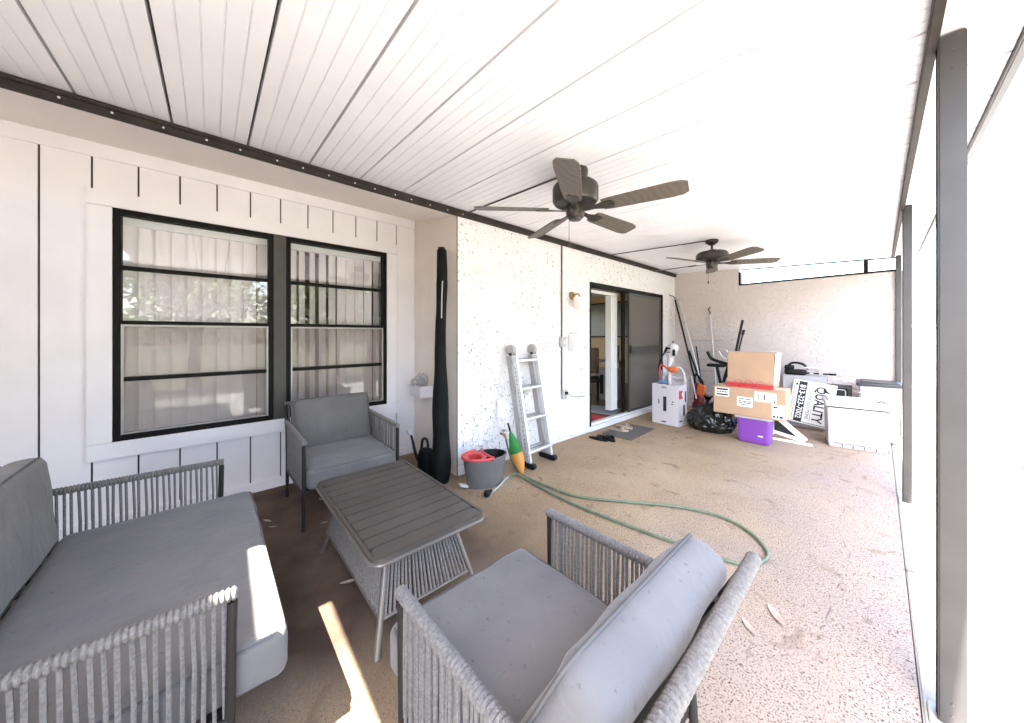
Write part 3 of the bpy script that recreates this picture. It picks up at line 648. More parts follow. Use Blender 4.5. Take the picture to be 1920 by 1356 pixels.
# wall basket, folded parasol, watering can (in the corner by the window)
t = thing('wall_basket', 'small white wall basket holding a tangle of pale wire', 'basket', (-3.32, YC, .69))
b = MB(); b.prism([(-.15, -.002), (.15, -.002), (.12, -.13), (-.12, -.13)], 0, .012); 
for (x0, y0), (x1, y1) in (((-.15, -.004), (-.12, -.13)), ((-.12, -.13), (.12, -.13)), ((.12, -.13), (.15, -.004))):
    d = Vector((x1 - x0, y1 - y0, 0)); b.box(Vector(((x0 + x1) / 2, (y0 + y1) / 2, .06)) - Vector((d.length / 2, .003, .06)), Vector(((x0 + x1) / 2, (y0 + y1) / 2, .06)) + Vector((d.length / 2, .003, .06)), rot=(0, 0, math.atan2(d.y, d.x)))
b.build('tray', 'wplastic', t)
b = MB(); rnd = random.Random(4)
for i in range(9):
    c = Vector((rnd.uniform(-.07, .07), -.065 + rnd.uniform(-.02, .02), .12 + rnd.uniform(0, .07))); e = Euler((rnd.uniform(0, 3), rnd.uniform(0, 3), rnd.uniform(0, 3))).to_matrix()
    b.tube([c + e @ Vector((math.cos(a) * .07, math.sin(a) * .05, .01 * math.sin(3 * a))) for a in [k * math.pi / 8 for k in range(16)]], .004, 5, closed=True)
tag(b.build('coiled_wire', ['lgrey'], None, (-3.32, YC, .69)), 'tangled pale wire coil heaped in the white wall basket', 'wire')
t = thing('patio_umbrella', 'tall closed patio umbrella in a black cover leaning in the corner', 'umbrella', (-2.70, 1.56, 0))
top = Vector((-.085, .06, 2.15)); pts = []; rr = []; n = 40
for i in range(n + 1):
    f = i / n; pts.append(top * f + Vector((.006 * math.sin(9 * f), .004 * math.cos(7 * f), 0))); z = f * 2.15
    r = .050 + .040 * max(0, 1 - z / 1.3) ** .9
    if z > 1.86: r = .046
    if z < .12: r *= .75 + z * 2
    rr.append(r * (1 + .07 * math.sin(23 * f) * (1 - f)))
b = MB().tube(pts, rr, 18)
for v_ in b.bm.verts:
    a = math.atan2(v_.co.y, v_.co.x); k = noise.noise(Vector((v_.co.x * 18, v_.co.y * 18, v_.co.z * 2.5))); v_.co.x += .006 * k; v_.co.y += .006 * k
b.build('cover', 'blackfab', t)
b = MB().tube([top * .86 + Vector((.055, -.02, 0)), top * .80 + Vector((.062, -.03, 0)), top * .70 + Vector((.058, -.03, 0))], .006, 6); b.build('pull_cord', 'lgrey', t)
MB().tube([top * .985, top * 1.012], .034, 16).build('finial', 'black', t)
t = thing('watering_can', 'dark watering can with white rose standing in the corner by the umbrella', 'watering can', (-2.96, 1.55, 0))
MB().lathe([(.0, 0), (.085, 0), (.095, .02), (.085, .2), (.07, .235), (.03, .245), (0, .247)], seg=24, sy=.8).build('body', 'blackfab', t)
MB().tube(smooth_path([(.05, .0, .23), (.02, 0, .33), (-.07, 0, .31), (-.1, 0, .16)], 6), .013, 8).build('handle', 'black', t)
MB().tube(smooth_path([(-.07, -.02, .08), (-.13, -.04, .16), (-.19, -.05, .30), (-.22, -.055, .345)], 6), [.018 - .0005 * i for i in range(19)], 8).build('spout', 'black', t)
MB().lathe([(.014, 0), (.03, .03), (.036, .05), (.03, .062), (0, .066)], (-.215, -.053, .335), 16, axis=(-.5, -.1, .85)).build('rose', 'wplastic', t)

# mop bucket
t = thing('mop_bucket', 'grey oval mop bucket with red wringer rim by the wall corner', 'bucket', (-2.40, 1.845, 0), R(78))
def oval(a, bb, z, n=36): return [Vector((a * math.cos(2 * math.pi * i / n), bb * math.sin(2 * math.pi * i / n), z)) for i in range(n)]
def loft(b, rings, cap0=True, cap1=False):
    V = [[b.bm.verts.new(p) for p in r] for r in rings]; n = len(V[0])
    for a, c in zip(V, V[1:]):
        for i in range(n): b._face([a[i], a[(i + 1) % n], c[(i + 1) % n], c[i]])
    if cap0: b._face(V[0][::-1])
    if cap1: b._face(V[-1])
b = MB(); loft(b, [oval(.165, .10, 0), oval(.172, .105, .01), oval(.205, .132, .24), oval(.213, .138, .25), oval(.213, .138, .262), oval(.20, .127, .262), oval(.195, .122, .24), oval(.155, .09, .03)], True, True); b.build('tub', 'grey', t)
b = MB(); loft(b, [oval(.153, .088, .033), oval(.192, .119, .24), oval(.198, .125, .2635)], True, False); b.build('dark_inside', 'black', t)  # inner surface of the tub, coloured black
b = MB(); ptsr = [p for p in oval(.215, .14, .268) if p.x < .0]
ptsr.sort(key=lambda p: math.atan2(p.y, -(p.x - .05)))
b.tube(smooth_path(ptsr, 2), .013, 8)
arc = [Vector((.0 - .03 * math.cos(a) + .03, .13 * math.sin(a), .268)) for a in [R(-85 + 170 * i / 12) for i in range(13)]]; b.tube(arc, .012, 8)
n = 36; o1 = []; i1 = []
for i in range(n):
    a = 2 * math.pi * i / n; o1.append(b.bm.verts.new((-.10 + .11 * math.cos(a), .118 * math.sin(a), .272))); i1.append(b.bm.verts.new((-.10 + .062 * math.cos(a), .075 * math.sin(a), .26)))
i2 = [b.bm.verts.new((v_.co.x, v_.co.y, .15)) for v_ in i1]
for i in range(n): j = (i + 1) % n; b._face([o1[i], o1[j], i1[j], i1[i]]); b._face([i1[i], i1[j], i2[j], i2[i]])
b.build('wringer', 'red', t)
MB().tube([(-.10 + .062 * math.cos(a), .075 * math.sin(a), .16) for a in [i * math.pi / 9 for i in range(18)]], .01, 6, closed=True).lathe([(0, .12), (.07, .12), (.07, .13), (0, .131)], (-.10, 0, 0), 18).build('wringer_basket', 'black', t)
MB().box((-.25, -.03, .02), (-.17, .03, .04), rot=(0, R(20), 0), bev=.006).build('pedal', 'wplastic', t)
MB().tube([(.0, -.14, .25), (.0, -.142, .255)], .006, 6).build('handle_pivot', 'black', t)

# ladder (local: leans towards -x)
t = thing('ladder', 'short silver multi-position ladder leaning on the stucco wall', 'ladder', (-2.375, 2.555, 0), R(4))
TILT = .215
def lp(y, z, off=0.): return Vector((-TILT * z / 1.15 + off, y, z))
for s in (-1, 1):
    y = s * .172; ax = Vector((-TILT, 0, 1.15)).normalized()
    rot = Vector((0, 0, 1)).rotation_difference(ax).to_matrix().to_4x4()
    for off, nm in ((0, 'front_rail'), (-.085, 'rear_rail')):
        b = MB(); c = lp(y, .585, off); b.box(c - Vector((.033, .014, .55)), c + Vector((.033, .014, .55)), rot=rot, bev=.004)
        b.box(c - Vector((.012, .0175, .52)), c + Vector((.012, .0175, .52)), rot=rot, bev=.002)
        rail = b.build(nm, 'alu' if off == 0 else 'alu2', t)
        if s < 0 and off == 0:
            b = MB()
            for i in range(22): b.lathe([(.006, 0), (.006, .002), (0, .002)], lp(y - .0178, .12 + i * .042), 8, axis=(0, -1, 0))
            b.build('rivet', 'black', rail)
        b = MB(); f = lp(y, .03, off); b.rbox((f.x, f.y, .03), (.08, .045, .06), .012, 4); b.lathe([(0, -.022), (.028, -.022), (.03, 0), (.028, .022), (0, .022)], (f.x + (.05 if off == 0 else -.03), y + .0, .032), 16, axis=(0, 1, 0)); b.build('rubber_foot', 'black', t)
    b = MB(); c = lp(y, 1.185, -.045); b.lathe([(0, -.024), (.055, -.024), (.06, -.012), (.06, .012), (.055, .024), (0, .024)], c, 24, axis=(0, 1, 0)); hg = b.build('hinge', 'alu2', t)
    MB().lathe([(0, -.04), (.014, -.04), (.014, .04), (0, .04)], c + Vector((.02, 0, -.04)), 12, axis=(0, 1, 0)).build('hinge_knob', 'black', hg)
for z in (.155, .475, .785, 1.075):
    MB().rbox(lp(0, z, .012), (.055, .40, .032), .010, 4).build('rung', 'alu', t)
    MB().rbox(lp(0, z, -.085), (.045, .36, .03), .010, 4).build('rung', 'alu2', t)

# folded child's umbrella, leaning on the ladder
t = thing('folded_umbrella', 'small folded umbrella, green above and orange below, leaning on the ladder', 'umbrella', (-2.315, 2.235, 0))
ax = Vector((-.16, -.03, .42)).normalized()
MB().lathe([(0, 0), (.014, .005), (.036, .05), (.058, .13), (.064, .19), (.058, .215)], (0, 0, 0), 14, axis=ax).build('lower_cloth', 'orange2', t)
MB().lathe([(.062, .205), (.062, .24), (.047, .31), (.024, .38), (.008, .42)], (0, 0, 0), 14, axis=ax).build('upper_cloth', 'green', t)
MB().lathe([(.009, .415), (.011, .44), (.009, .50), (0, .505)], (0, 0, 0), 10, axis=ax).build('handle', 'black', t)

# hose
hp_ = [(-2.615, 2.285, .262), (-2.605, 2.285, .22), (-2.50, 2.25, .10), (-2.36, 2.20, .025), (-2.27, 2.195, .014), (-2.0, 2.20, .012), (-1.69, 2.245, .012), (-1.38, 2.45, .012), (-1.12, 2.65, .012), (-.90, 2.76, .012), (-.716, 2.77, .012), (-.58, 2.70, .012), (-.498, 2.607, .012), (-.452, 2.506, .012), (-.465, 2.40, .012), (-.52, 2.31, .012), (-.60, 2.27, .012), (-.807, 2.226, .012), (-1.17, 2.168, .012), (-1.6, 2.125, .012), (-1.95, 2.135, .012), (-2.2, 2.16, .016), (-2.31, 2.15, .03), (-2.33, 2.05, .016), (-2.26, 1.90, .012), (-2.20, 1.74, .012)]
t = thing('garden_hose', 'pale green garden hose looped across the porch floor from the tap', 'hose', (-2.3, 2.19, 0))
off = Vector((-2.3, 2.19, 0))
sm = smooth_path(hp_, 8); cut = 23 * 8
MB().tube([p - off for p in sm[:cut]], .0105, 8).build('hose_line', 'hose', t)
MB().tube([p - off for p in sm[cut - 1:]], .0095, 8).build('leader_line', 'hosew', t)
b = MB(); e = Vector((-2.195, 1.715, .028)) - off; b.lathe([(.012, -.05), (.016, -.03), (.026, 0), (.03, .02), (.02, .034), (0, .035)], e, 16, axis=(.25, -1, .0)); b.build('nozzle', 'black', t)

# mat, shoes
o = MB().prism(rounded(.74, .42, .02, 3), 0, .008).build('doormat', 'mat', None, (-2.345, 4.32, .002)); o.rotation_euler = (0, 0, R(93)); tag(o, 'grey rectangular doormat in front of the sliding door', 'doormat')
def shoe(name, lab, x, y, rz, m, grp, strap, z=0.):
    t = thing(name, lab, 'sandal', (x, y, z), rz, grp); sole = []
    for i in range(24):
        a = 2 * math.pi * i / 24; px = .128 * math.cos(a); w = .042 + .008 * math.cos(a - .2); sole.append((px, w * math.sin(a)))
    MB().prism(sole, 0, .022).build('sole', m, t)
    b = MB()
    for x0 in strap:
        P = [Vector((x0 + .0 * k, .046 * math.cos(a), .018 + .05 * math.sin(a))) for k, a in enumerate([math.pi * i / 10 for i in range(11)])]
        A = [b.bm.verts.new(p + Vector((-.022, 0, 0))) for p in P]; B = [b.bm.verts.new(p + Vector((.022, 0, 0))) for p in P]
        for i in range(10): b._face([A[i], A[i + 1], B[i + 1], B[i]])
    o = b.build('strap', m, t); sd = o.modifiers.new('thick', 'SOLIDIFY'); sd.thickness = .004
shoe('sandal', 'black slide sandal beside the doormat, closer to the ladder', -2.43, 3.70, R(8), 'black', 'pair of black slides', (.05, .02))
shoe('sandal', 'black slide sandal lying nearest the doormat edge', -2.35, 3.80, R(-18), 'black', 'pair of black slides', (.05, .02))
shoe('sandal', 'tan thong sandal on the doormat, nearer the sill end', -2.44, 4.24, R(12), 'sandal', 'pair of tan sandals', (.045,), .011)
shoe('sandal', 'tan thong sandal on the doormat, farther from the black slides', -2.47, 4.42, R(5), 'sandal', 'pair of tan sandals', (.045,), .011)

# ------------------------------------------------------------------ clutter at the end wall
# white carton with a steam cleaner in it
RZ = R(-4)
t = thing('white_carton', 'open white printed carton with black slot and red logo panel', 'box', (-2.16, 5.21, 0), RZ)
w, d, h, k = .20, .135, .60, .004
b = MB(); b.box((-w, -d, 0), (w, -d + k, h)); b.box((-w, d - k, 0), (w, d, h)); b.box((-w, -d + k, 0), (-w + k, d - k, h)); b.box((w - k, -d + k, 0), (w, d - k, h)); b.box((-w + k, -d + k, 0), (w - k, d - k, .006))
b.build('body', 'wplastic', t, smooth=False)
b = MB(); hh = [(-.13, 0), (w, 0), (w, .11), (-.13, .115)]
mx = Matrix.Translation((0, d + .001, h)) @ Matrix.Rotation(R(82), 4, 'X'); b.box((-.14, d, h + .001), (-.09, d + .004, h + .11)); b.box((w - .06, d, h + .001), (w, d + .004, h + .11)); b.box((-.09, d, h + .075), (w - .06, d + .004, h + .11)); b.box((-.09, d, h + .001), (w - .06, d + .004, h + .028)); b.build('handle_flap', 'wplastic', t)
MB().box((-.025, -d - .0015, .20), (.025, -d - .0003, .42)).build('slot', 'ink', t, smooth=False)
b = MB(); b.box((-.10, -d - .0015, .30), (-.085, -d - .0003, .37)); b.box((.10, -d - .0015, .31), (.125, -d - .0003, .325)); b.box((.11, -d - .0015, .345), (.135, -d - .0003, .36)); b.box((-.05, -d - .0015, .03), (.02, -d - .0003, .047)); b.box((-.05, -d - .0015, .545), (.03, -d - .0003, .553)); b.box((-.05, -d - .0015, .56), (.02, -d - .0003, .568))
b.box((w + .0003, .02, .14), (w + .0015, .07, .30)); b.box((w + .0003, .07, .34), (w + .0015, .11, .50)); b.box((w + .0003, -.09, .06), (w + .0015, -.02, .08)); b.build('print', 'ink', t, smooth=False)
b = MB(); b.box((w + .0003, -.115, .40), (w + .0016, .01, .52)); b.build('logo_panel', 'red', t, smooth=False)
b = MB(); mt = Matrix(((0, 0, 1, w + .001), (1, 0, 0, 0), (0, 1, 0, 0), (0, 0, 0, 1))); b.prism([(.0105, .41), (.0105, .51), (-.03, .46)], .0008, .0016, mt); b.build('logo_notch', 'paper', t, smooth=False)
t = thing('steam_cleaner', 'white handheld steam cleaner with orange trigger and looping hose, in the white carton', 'steam cleaner', (-2.16, 5.25, .02), RZ)
b = MB(); b.rbox((0, 0, 0), (.14, .13, .22), .06, 8); bmesh.ops.transform(b.bm, matrix=Matrix.Translation((.02, .03, 1.09)) @ Matrix.Rotation(R(18), 4, 'Y'), verts=b.bm.verts[:]); b.build('body', 'wplastic', t)
b = MB(); b.tube([(-.0, .03, 1.02), (-.02, .02, .86)], [.05, .035], 14); b.tube([(-.03, .03, .9), (-.02, .03, .1)], .03, 12); b.build('neck', 'wplastic', t)
b = MB(); b.rbox((.075, -.04, 1.06), (.03, .05, .10), .01, 4); b.rbox((-.01, -.035, 1.12), (.06, .012, .03), .005, 3); b.rbox((-.01, -.035, 1.06), (.05, .012, .012), .004, 3); b.build('grip_panel', 'black', t)
MB().tube([(.03, .03, 1.2), (.01, .03, 1.235), (.045, .03, 1.235), (.03, .03, 1.2)], .006, 6).tube([(-.06, .02, 1.14), (-.09, .0, 1.05)], .02, 8).build('hook', 'black', t)
b = MB(); b.rbox((.05, 0, .80), (.13, .08, .09), .03, 6); b.tube([(-.05, 0, .82), (.04, -.02, .76)], .02, 8); b.build('trigger', 'orange', t)
MB().tube(smooth_path([(.06, .0, .82), (.14, .02, .83), (.19, .03, .74), (.185, .05, .60), (.12, .02, .5), (.1, 0, .3)], 8), .014, 8).build('hose', 'wplastic', t)
MB().tube(smooth_path([(-.07, -.0, 1.1), (-.12, -.02, .98), (-.17, -.03, .82), (-.15, -.02, .66), (-.1, 0, .4)], 8), .011, 8).build('cord', 'black', t)
MB().tube(smooth_path([(-.03, -.02, .8), (-.12, -.03, .86), (-.15, -.04, .78), (-.14, -.03, .6), (-.1, -.02, .4)], 8), .013, 8).build('pipe', 'red', t)
b = MB(); b.rbox((-.10, -.05, .60), (.12, .06, .05), .015, 4); b.tube([(-.1, -.05, .62), (-.12, -.04, .78)], .012, 8); b.build('brush_head', 'blue', t)

# bag
t = thing('trash_bag', 'bulging black plastic trash bag beside the purple bin', 'bag', (-1.60, 5.26, 0))
b = MB(); tt = bmesh.new(); bmesh.ops.create_icosphere(tt, subdivisions=5, radius=1)
for v_ in tt.verts:
    p = v_.co.copy(); q = Vector((p.x * (.33 - .05 * p.z), p.y * (.25 - .05 * p.z), p.z * .23 + .17)); a = math.atan2(p.y, p.x)
    rid = abs(noise.noise(Vector((a * 2.2, p.z * 1.2, 3)))) + .5 * abs(noise.noise(Vector((a * 5, p.z * 3, 9)))); q *= 1
    q.x *= 1 - .34 * rid; q.y *= 1 - .34 * rid; q.z *= 1 - .30 * abs(noise.noise(p * 2.4)) - .14 * abs(noise.noise(p * 6 + Vector((3, 1, 2))))
    q.z = max(q.z, .004); v_.co = q
b.merge(tt); b.build('bag', 'bag', t, angle=60)
b = MB(); b.lathe([(.05, 0), (.025, .04), (.05, .09), (.075, .12)], (-.05, .03, .36), 12); b.build('knot', 'bag', t)

# purple bin + cartons
t = thing('purple_bin', 'purple plastic storage bin with white lid under the wide carton', 'bin', (-1.05, 5.10, 0), R(1))
b = MB(); b.rbox((0, 0, .155), (.35, .26, .31), .025, 8, taper=.9); b.build('tub', 'purple', t)
MB().rbox((0, 0, .322), (.385, .29, .035), .014, 6).build('lid', 'wplastic', t); MB().box((.05, -.1255, .10), (.10, -.1235, .112)).build('mark', 'paper', t)
t = thing('cardboard_carton', 'wide brown carton with white shipping labels resting on the purple bin', 'box', (-1.095, 5.10, .345), R(1))
w, d, h = .368, .20, .345
MB().box((-w, -d, 0), (w, d, h), bev=.006).build('body', 'cardboard', t)
def lab(x0, z0, x1, z1, bars):
    l = MB().box((x0, -d - .0018, z0), (x1, -d - .0004, z1)).build('label', 'paper', t, smooth=False)
    b = MB()
    for (a, c, e, f) in bars: b.box((x0 + a * (x1 - x0), -d - .003, z0 + c * (z1 - z0)), (x0 + e * (x1 - x0), -d - .0018, z0 + f * (z1 - z0)))
    b.build('print', 'ink', l, smooth=False)
lab(-.345, .215, -.19, .325, [(.08, .72, .92, .92), (.08, .12, .92, .30), (.12, .45, .25, .6), (.3, .45, .42, .6), (.48, .45, .62, .6), (.68, .45, .85, .6)])
lab(-.105, .115, .055, .235, [(.12, .75, .45, .84), (.52, .75, .9, .84), (.1, .5, .3, .6), (.4, .5, .6, .6), (.7, .5, .92, .6), (.1, .35, .35, .44), (.45, .35, .9, .44), (.25, .15, .7, .24)])
lab(.075, .20, .285, .315, [(.16, .2, .2, .8), (.44, .2, .5, .75), (.9, .02, .97, .25)])
lab(.245, .02, .362, .185, [(.1, .75, .45, .86), (.08, .06, .25, .22), (.38, .06, .5, .22), (.6, .06, .85, .22)])
MB().box((-w + .005, -.02, h), (w - .005, .03, h + .0008)).build('tape', 'paper', t, smooth=False)
t = thing('cardboard_carton', 'squarer brown carton stacked on top of the wide labelled carton', 'box', (-1.095, 5.20, .691), R(1))
w, d, h = .245, .165, .435
MB().box((-w, -d, 0), (w, d, h), bev=.006).build('body', 'cardboard', t)
MB().box((w + .001, -d + .0, .03), (w + .008, d, h), rot=(0, R(3), 0)).build('flap', 'paper', t, smooth=False)  # side flap coloured white for the light on that face
t = thing('tool_rail', 'red plastic rail with three wire loops lying on the wide carton', 'rail', (-1.095, 4.985, .691), R(1))
b = MB(); b.box((-.24, -.045, 0), (.25, .03, .02), bev=.006); b.box((-.24, .005, .0205), (.25, .03, .05), bev=.005); b.build('rail', 'red', t)
for x in (-.10, .01, .12): MB().tube([(x + .036 * math.cos(a), -.03, .058 + .036 * math.sin(a)) for a in [i * math.pi / 8 for i in range(16)]], .0035, 6, closed=True).build('loop', 'red', t)

# chest cooler and tub
t = thing('storage_chest', 'large white plastic storage chest with a row of notches along its foot', 'chest', (-.20, 5.82, 0), R(9))
b = MB(); b.rbox((0, 0, .245), (.52, .44, .455), .02, 8, taper=.96); b.box((-.245, -.205, .0), (.245, .205, .06), bev=.01); b.build('body', 'wplastic', t)
MB().rbox((0, 0, .515), (.56, .48, .055), .018, 8).rbox((0, 0, .55), (.50, .42, .03), .012, 6).build('lid', 'wplastic', t)
b = MB()
for i in range(5): b.tube([(-.2 + i * .093, -.2175, .012), (-.2 + i * .093, -.2175, .052), (-.14 + i * .093, -.2175, .055), (-.13 + i * .093, -.2175, .045), (-.13 + i * .093, -.2175, .01)][1:], .004, 5)
b.build('notch', 'mull', t)
MB().box((-.25, -.21, .47), (.25, .21, .492)).build('lid_shadow_gap', 'mull', t)  # dark inset stands in for the shadow gap below the lid
MB().tube(smooth_path([(.16, -.19, .565), (.19, -.2, .59), (.22, -.2, .565)], 5), .008, 8).build('handle', 'mull', t)
t = thing('storage_tub', 'white plastic tub with dark grey lid behind the storage chest', 'tub', (.0, 6.43, 0), R(2))
MB().rbox((0, 0, .35), (.36, .42, .70), .03, 8, taper=.88).build('tub', 'wplastic', t); MB().rbox((0, 0, .715), (.42, .47, .04), .015, 8).rbox((0, 0, .74), (.34, .40, .02), .008, 6).build('lid', 'lid', t)
MB().box((-.19, -.218, .60), (.19, -.205, .612), bev=.003).build('rim_band', 'wplastic', t)

# yard sign lying on its side
t = thing('yard_sign', 'white yard sign with black phone number band, tipped on its side', 'sign', (-.60, 6.2, 0))
ang = R(-97); up = R(-72)
base = Matrix.Translation((-.045, .12, .375)) @ Matrix.Rotation(R(-8), 4, 'X') @ Matrix.Rotation(R(90), 4, 'X') @ Matrix.Rotation(ang, 4, 'Z')
def sb(x0, y0, x1, y1, z0, z1):
    b = MB(); b.box((x0, y0, z0), (x1, y1, z1)); bmesh.ops.transform(b.bm, matrix=base, verts=b.bm.verts[:]); return b
sb(-.305, -.23, .305, .23, -.008, 0).build('board', 'paper', t, smooth=False)
sb(-.285, -.165, .285, -.075, .0002, .0012).build('band', 'ink', t, smooth=False)
b = MB()
for q in ((-.29, -.215, .29, -.209), (-.29, .209, .29, .215), (-.29, -.209, -.284, .209), (.284, -.209, .29, .209)): b.merge(sb(*q, .0002, .0012).bm)
b.build('border_line', 'ink', t, smooth=False)
F = lambda x, y: base @ Matrix.Translation((x, y, .0014))
lettering('813-323-7002', .088, 'paper', t, F(0, -.121), 'phone_number', bold=.0016, sx=.98)
lettering('HOME SOLUTIONS', .05, 'ink', t, F(.03, -.028), 'tagline', sx=.95)
lettering('QUALITY', .15, 'ink', t, F(-.0, .075), 'headline', bold=.003, sx=.82)
sb(-.15, .006, .24, .009, .0002, .0012).build('rule_line', 'ink', t, smooth=False)
b = MB(); b.prism([(-.24, .10), (-.17, .19), (-.19, .10)], .0002, .0012, base); b.build('roof_emblem', 'ink', t, smooth=False)
b = sb(-.26, -.20, -.225, -.178, .0002, .0012)
for i in range(11): b.merge(sb(-.19 + i * .042, -.193, -.16 + i * .042, -.186, .0002, .0012).bm)
b.build('small_print', 'ink', t, smooth=False)
t = thing('picture_frame', 'black flat framed board leaning on the end wall behind the sign', 'frame', (-.44, 6.55, 0))
RX = Matrix.Rotation(R(-7), 4, 'X')
b = MB(); 
for q in ((-.19, -.01, 0, .19, .01, .05), (-.19, -.01, .60, .19, .01, .65), (-.19, -.01, .051, -.15, .01, .599), (.15, -.01, .051, .19, .01, .599)): b.box(q[:3], q[3:], bev=.004)
bmesh.ops.transform(b.bm, matrix=RX, verts=b.bm.verts[:]); b.build('frame', 'mull', t)
b = MB(); b.box((-.15, -.002, .05), (.15, .006, .60)); bmesh.ops.transform(b.bm, matrix=RX, verts=b.bm.verts[:]); b.build('board', 'ink', t)
b = MB(); b.tube([RX @ Vector(p) for p in ((-.13, -.006, .06), (-.13, -.006, .575), (.11, -.006, .575), (.125, -.006, .56), (.125, -.006, .06))], .006, 6); b.build('border_line', 'paper', t)
# grey cabinet box against the wall, hedge trimmer on it
t = thing('grey_carton', 'plain grey carton standing against the end wall under the black trimmer', 'box', (-.74, 6.58, 0))
MB().box((-.24, -.15, 0), (.24, .15, .75), bev=.005).build('body', 'lgrey', t); MB().box((-.2405, -.01, .7505), (.2405, .01, .752)).build('tape', 'wplastic', t)
t = thing('hedge_trimmer', 'black hedge trimmer with pale blade lying on the grey carton', 'trimmer', (-.74, 6.50, .752), R(4))
b = MB(); b.rbox((-.10, 0, .045), (.26, .11, .085), .03, 6); b.rbox((-.17, 0, .11), (.12, .07, .07), .025, 5); b.build('body', 'black', t)
MB().tube(smooth_path([(-.22, 0, .08), (-.14, 0, .175), (-.02, 0, .165), (.04, 0, .09)], 6), .016, 8).build('handle', 'black', t)
b = MB(); b.rbox((.13, 0, .115), (.26, .04, .03), .012, 4); b.build('guard', 'wplastic', t)
b = MB(); b.box((.0, -.02, .025), (.30, .02, .045), bev=.004); b.lathe([(0, -.012), (.04, -.012), (.04, .012), (0, .012)], (.30, 0, .036), 18); 
b.build('blade', 'black', t)
b = MB()
for i in range(3): b.box((-.04 + i * .1, -.0225, .03), (-.0 + i * .1, -.0203, .042))
b.build('marking', 'paper', t)

# triangular bracket and plank
t = thing('shelf_bracket', 'white triangular wooden bracket standing on the floor beside the purple bin', 'bracket', (-.80, 5.46, 0))
def bar(p, q, w, y0, y1):
    p, q = Vector((p[0], 0, p[1])), Vector((q[0], 0, q[1])); d = q - p; a = math.atan2(d.z, d.x); c = (p + q) / 2
    return MB().box((c.x - d.length / 2, y0, c.z - w / 2), (c.x + d.length / 2, y1, c.z + w / 2), rot=(0, -a, 0), bev=.003)
bar((-.15, .34), (.19, .035), .055, -.02, .02).build('brace', 'paper', t); bar((-.17, .10), (.17, .03), .04, -.0185, .0185).build('foot_bar', 'paper', t); bar((-.145, .05), (-.145, .34), .05, -.0175, .0175).build('upright', 'paper', t)
MB().prism([(-.12, .10), (.10, .07), (-.12, .28)], -.006, .006, Matrix(((1, 0, 0, 0), (0, 0, 1, 0), (0, 1, 0, 0), (0, 0, 0, 1)))).build('gusset', 'ink', t)
o = MB().box((-.37, -.02, 0), (.37, .02, .022), bev=.003).build('white_plank', 'paper', None, (-.91, 5.39, .001)); tag(o, 'narrow white plank lying on the floor past the purple bin', 'plank')

# exercise bike behind the cartons
t = thing('exercise_bike', 'black folding exercise bike half hidden behind the brown cartons', 'exercise bike', (-1.62, 5.92, 0))
MB().tube([(.12, .02, .02), (-.02, 0, .45), (-.10, 0, .86)], .022, 8).tube([(-.26, -.02, .02), (-.05, 0, .45), (.08, 0, .95)], .022, 8).build('frame', 'black', t)
MB().tube([(-.26, -.2, .025), (-.26, .2, .025)], .022, 8).tube([(.12, -.2, .025), (.12, .2, .025)], .022, 8).build('foot_bar', 'black', t)
b = MB(); b.rbox((-.10, 0, .87), (.25, .17, .05), .022, 6); b.build('seat', 'black', t)
MB().tube(smooth_path([(-.23, .0, 1.08), (-.18, 0, .98), (-.07, 0, .93), (.05, 0, .90)], 6), .024, 8).build('backrest', 'black', t)
MB().tube(smooth_path([(-.08, .02, 1.09), (-.03, .02, 1.0), (.04, .02, .965), (.06, .02, 1.03), (.02, .02, 1.11)], 6), .016, 8).build('handle', 'wplastic', t)
b = MB(); b.tube([(.02, .28, .70), (.18, .28, 1.585)], .018, 8); b.build('lever', 'black', t)
b = MB(); b.tube([(.04, .30, .70), (.185, .29, 1.38)], .011, 8).tube([(.178, .29, 1.35), (.194, .29, 1.43)], .02, 8); b.build('lever', 'black', t)
MB().tube([(.04, .30, .72), (.02, .02, .70)], .018, 8).build('crank', 'black', t)

# poles, rods and rack in the far corner
def pole(name, lab, cat, p, q, r, m, grp=None, extra=None):
    p, q = Vector(p), Vector(q); t = thing(name, lab, cat, p, 0, grp); MB().tube([Vector((0, 0, 0)), q - p], r, 10).build('shaft', m, t)
    if extra: extra(t, q - p)
    return t
def hook(t, e): MB().tube(smooth_path([e, e + Vector((-.02, 0, .06)), e + Vector((-.07, -.05, .09)), e + Vector((-.12, -.33, .14))], 5), .008, 6).build('hook', 'black', t)
pole('aluminium_pole', 'long silver pole leaning into the far corner, topmost of the bunch', 'pole', (-1.98, 6.42, 0), (-2.585, 6.68, 2.02), .014, 'alu', 'poles leaning in the far corner')
pole('black_pole', 'long dark pole with hooked tip leaning into the far corner', 'pole', (-2.06, 6.36, 0), (-2.625, 6.60, 2.02), .016, 'black', 'poles leaning in the far corner', hook)
pole('rake', 'dark rake handle, shorter, leaning among the corner poles', 'rake', (-1.90, 6.3, 0), (-2.38, 6.62, 1.05), .015, 'black', 'poles leaning in the far corner', lambda t, e: MB().box((-.15, -.012, .0), (.15, .012, .03), bev=.004).build('head', 'black', t))
pole('broom', 'broom with white handle and dark hook top leaning on the end wall', 'broom', (-1.88, 6.52, .1), (-2.06, 6.73, 1.72), .012, 'wplastic', None, lambda t, e: (MB().tube(smooth_path([e, e + Vector((-.005, .0, .05)), e + Vector((-.03, 0, .1)), e + Vector((.01, 0, .13))], 4), .010, 6).build('hook', 'mull', t), MB().box((-.14, -.03, -.1), (.14, .03, .0), bev=.01).build('brush', 'black', t)))
pole('garden_stake', 'short thin black stake leaning between the corner poles and the broom', 'stake', (-2.03, 6.38, 0), (-2.25, 6.6, 1.14), .011, 'black')
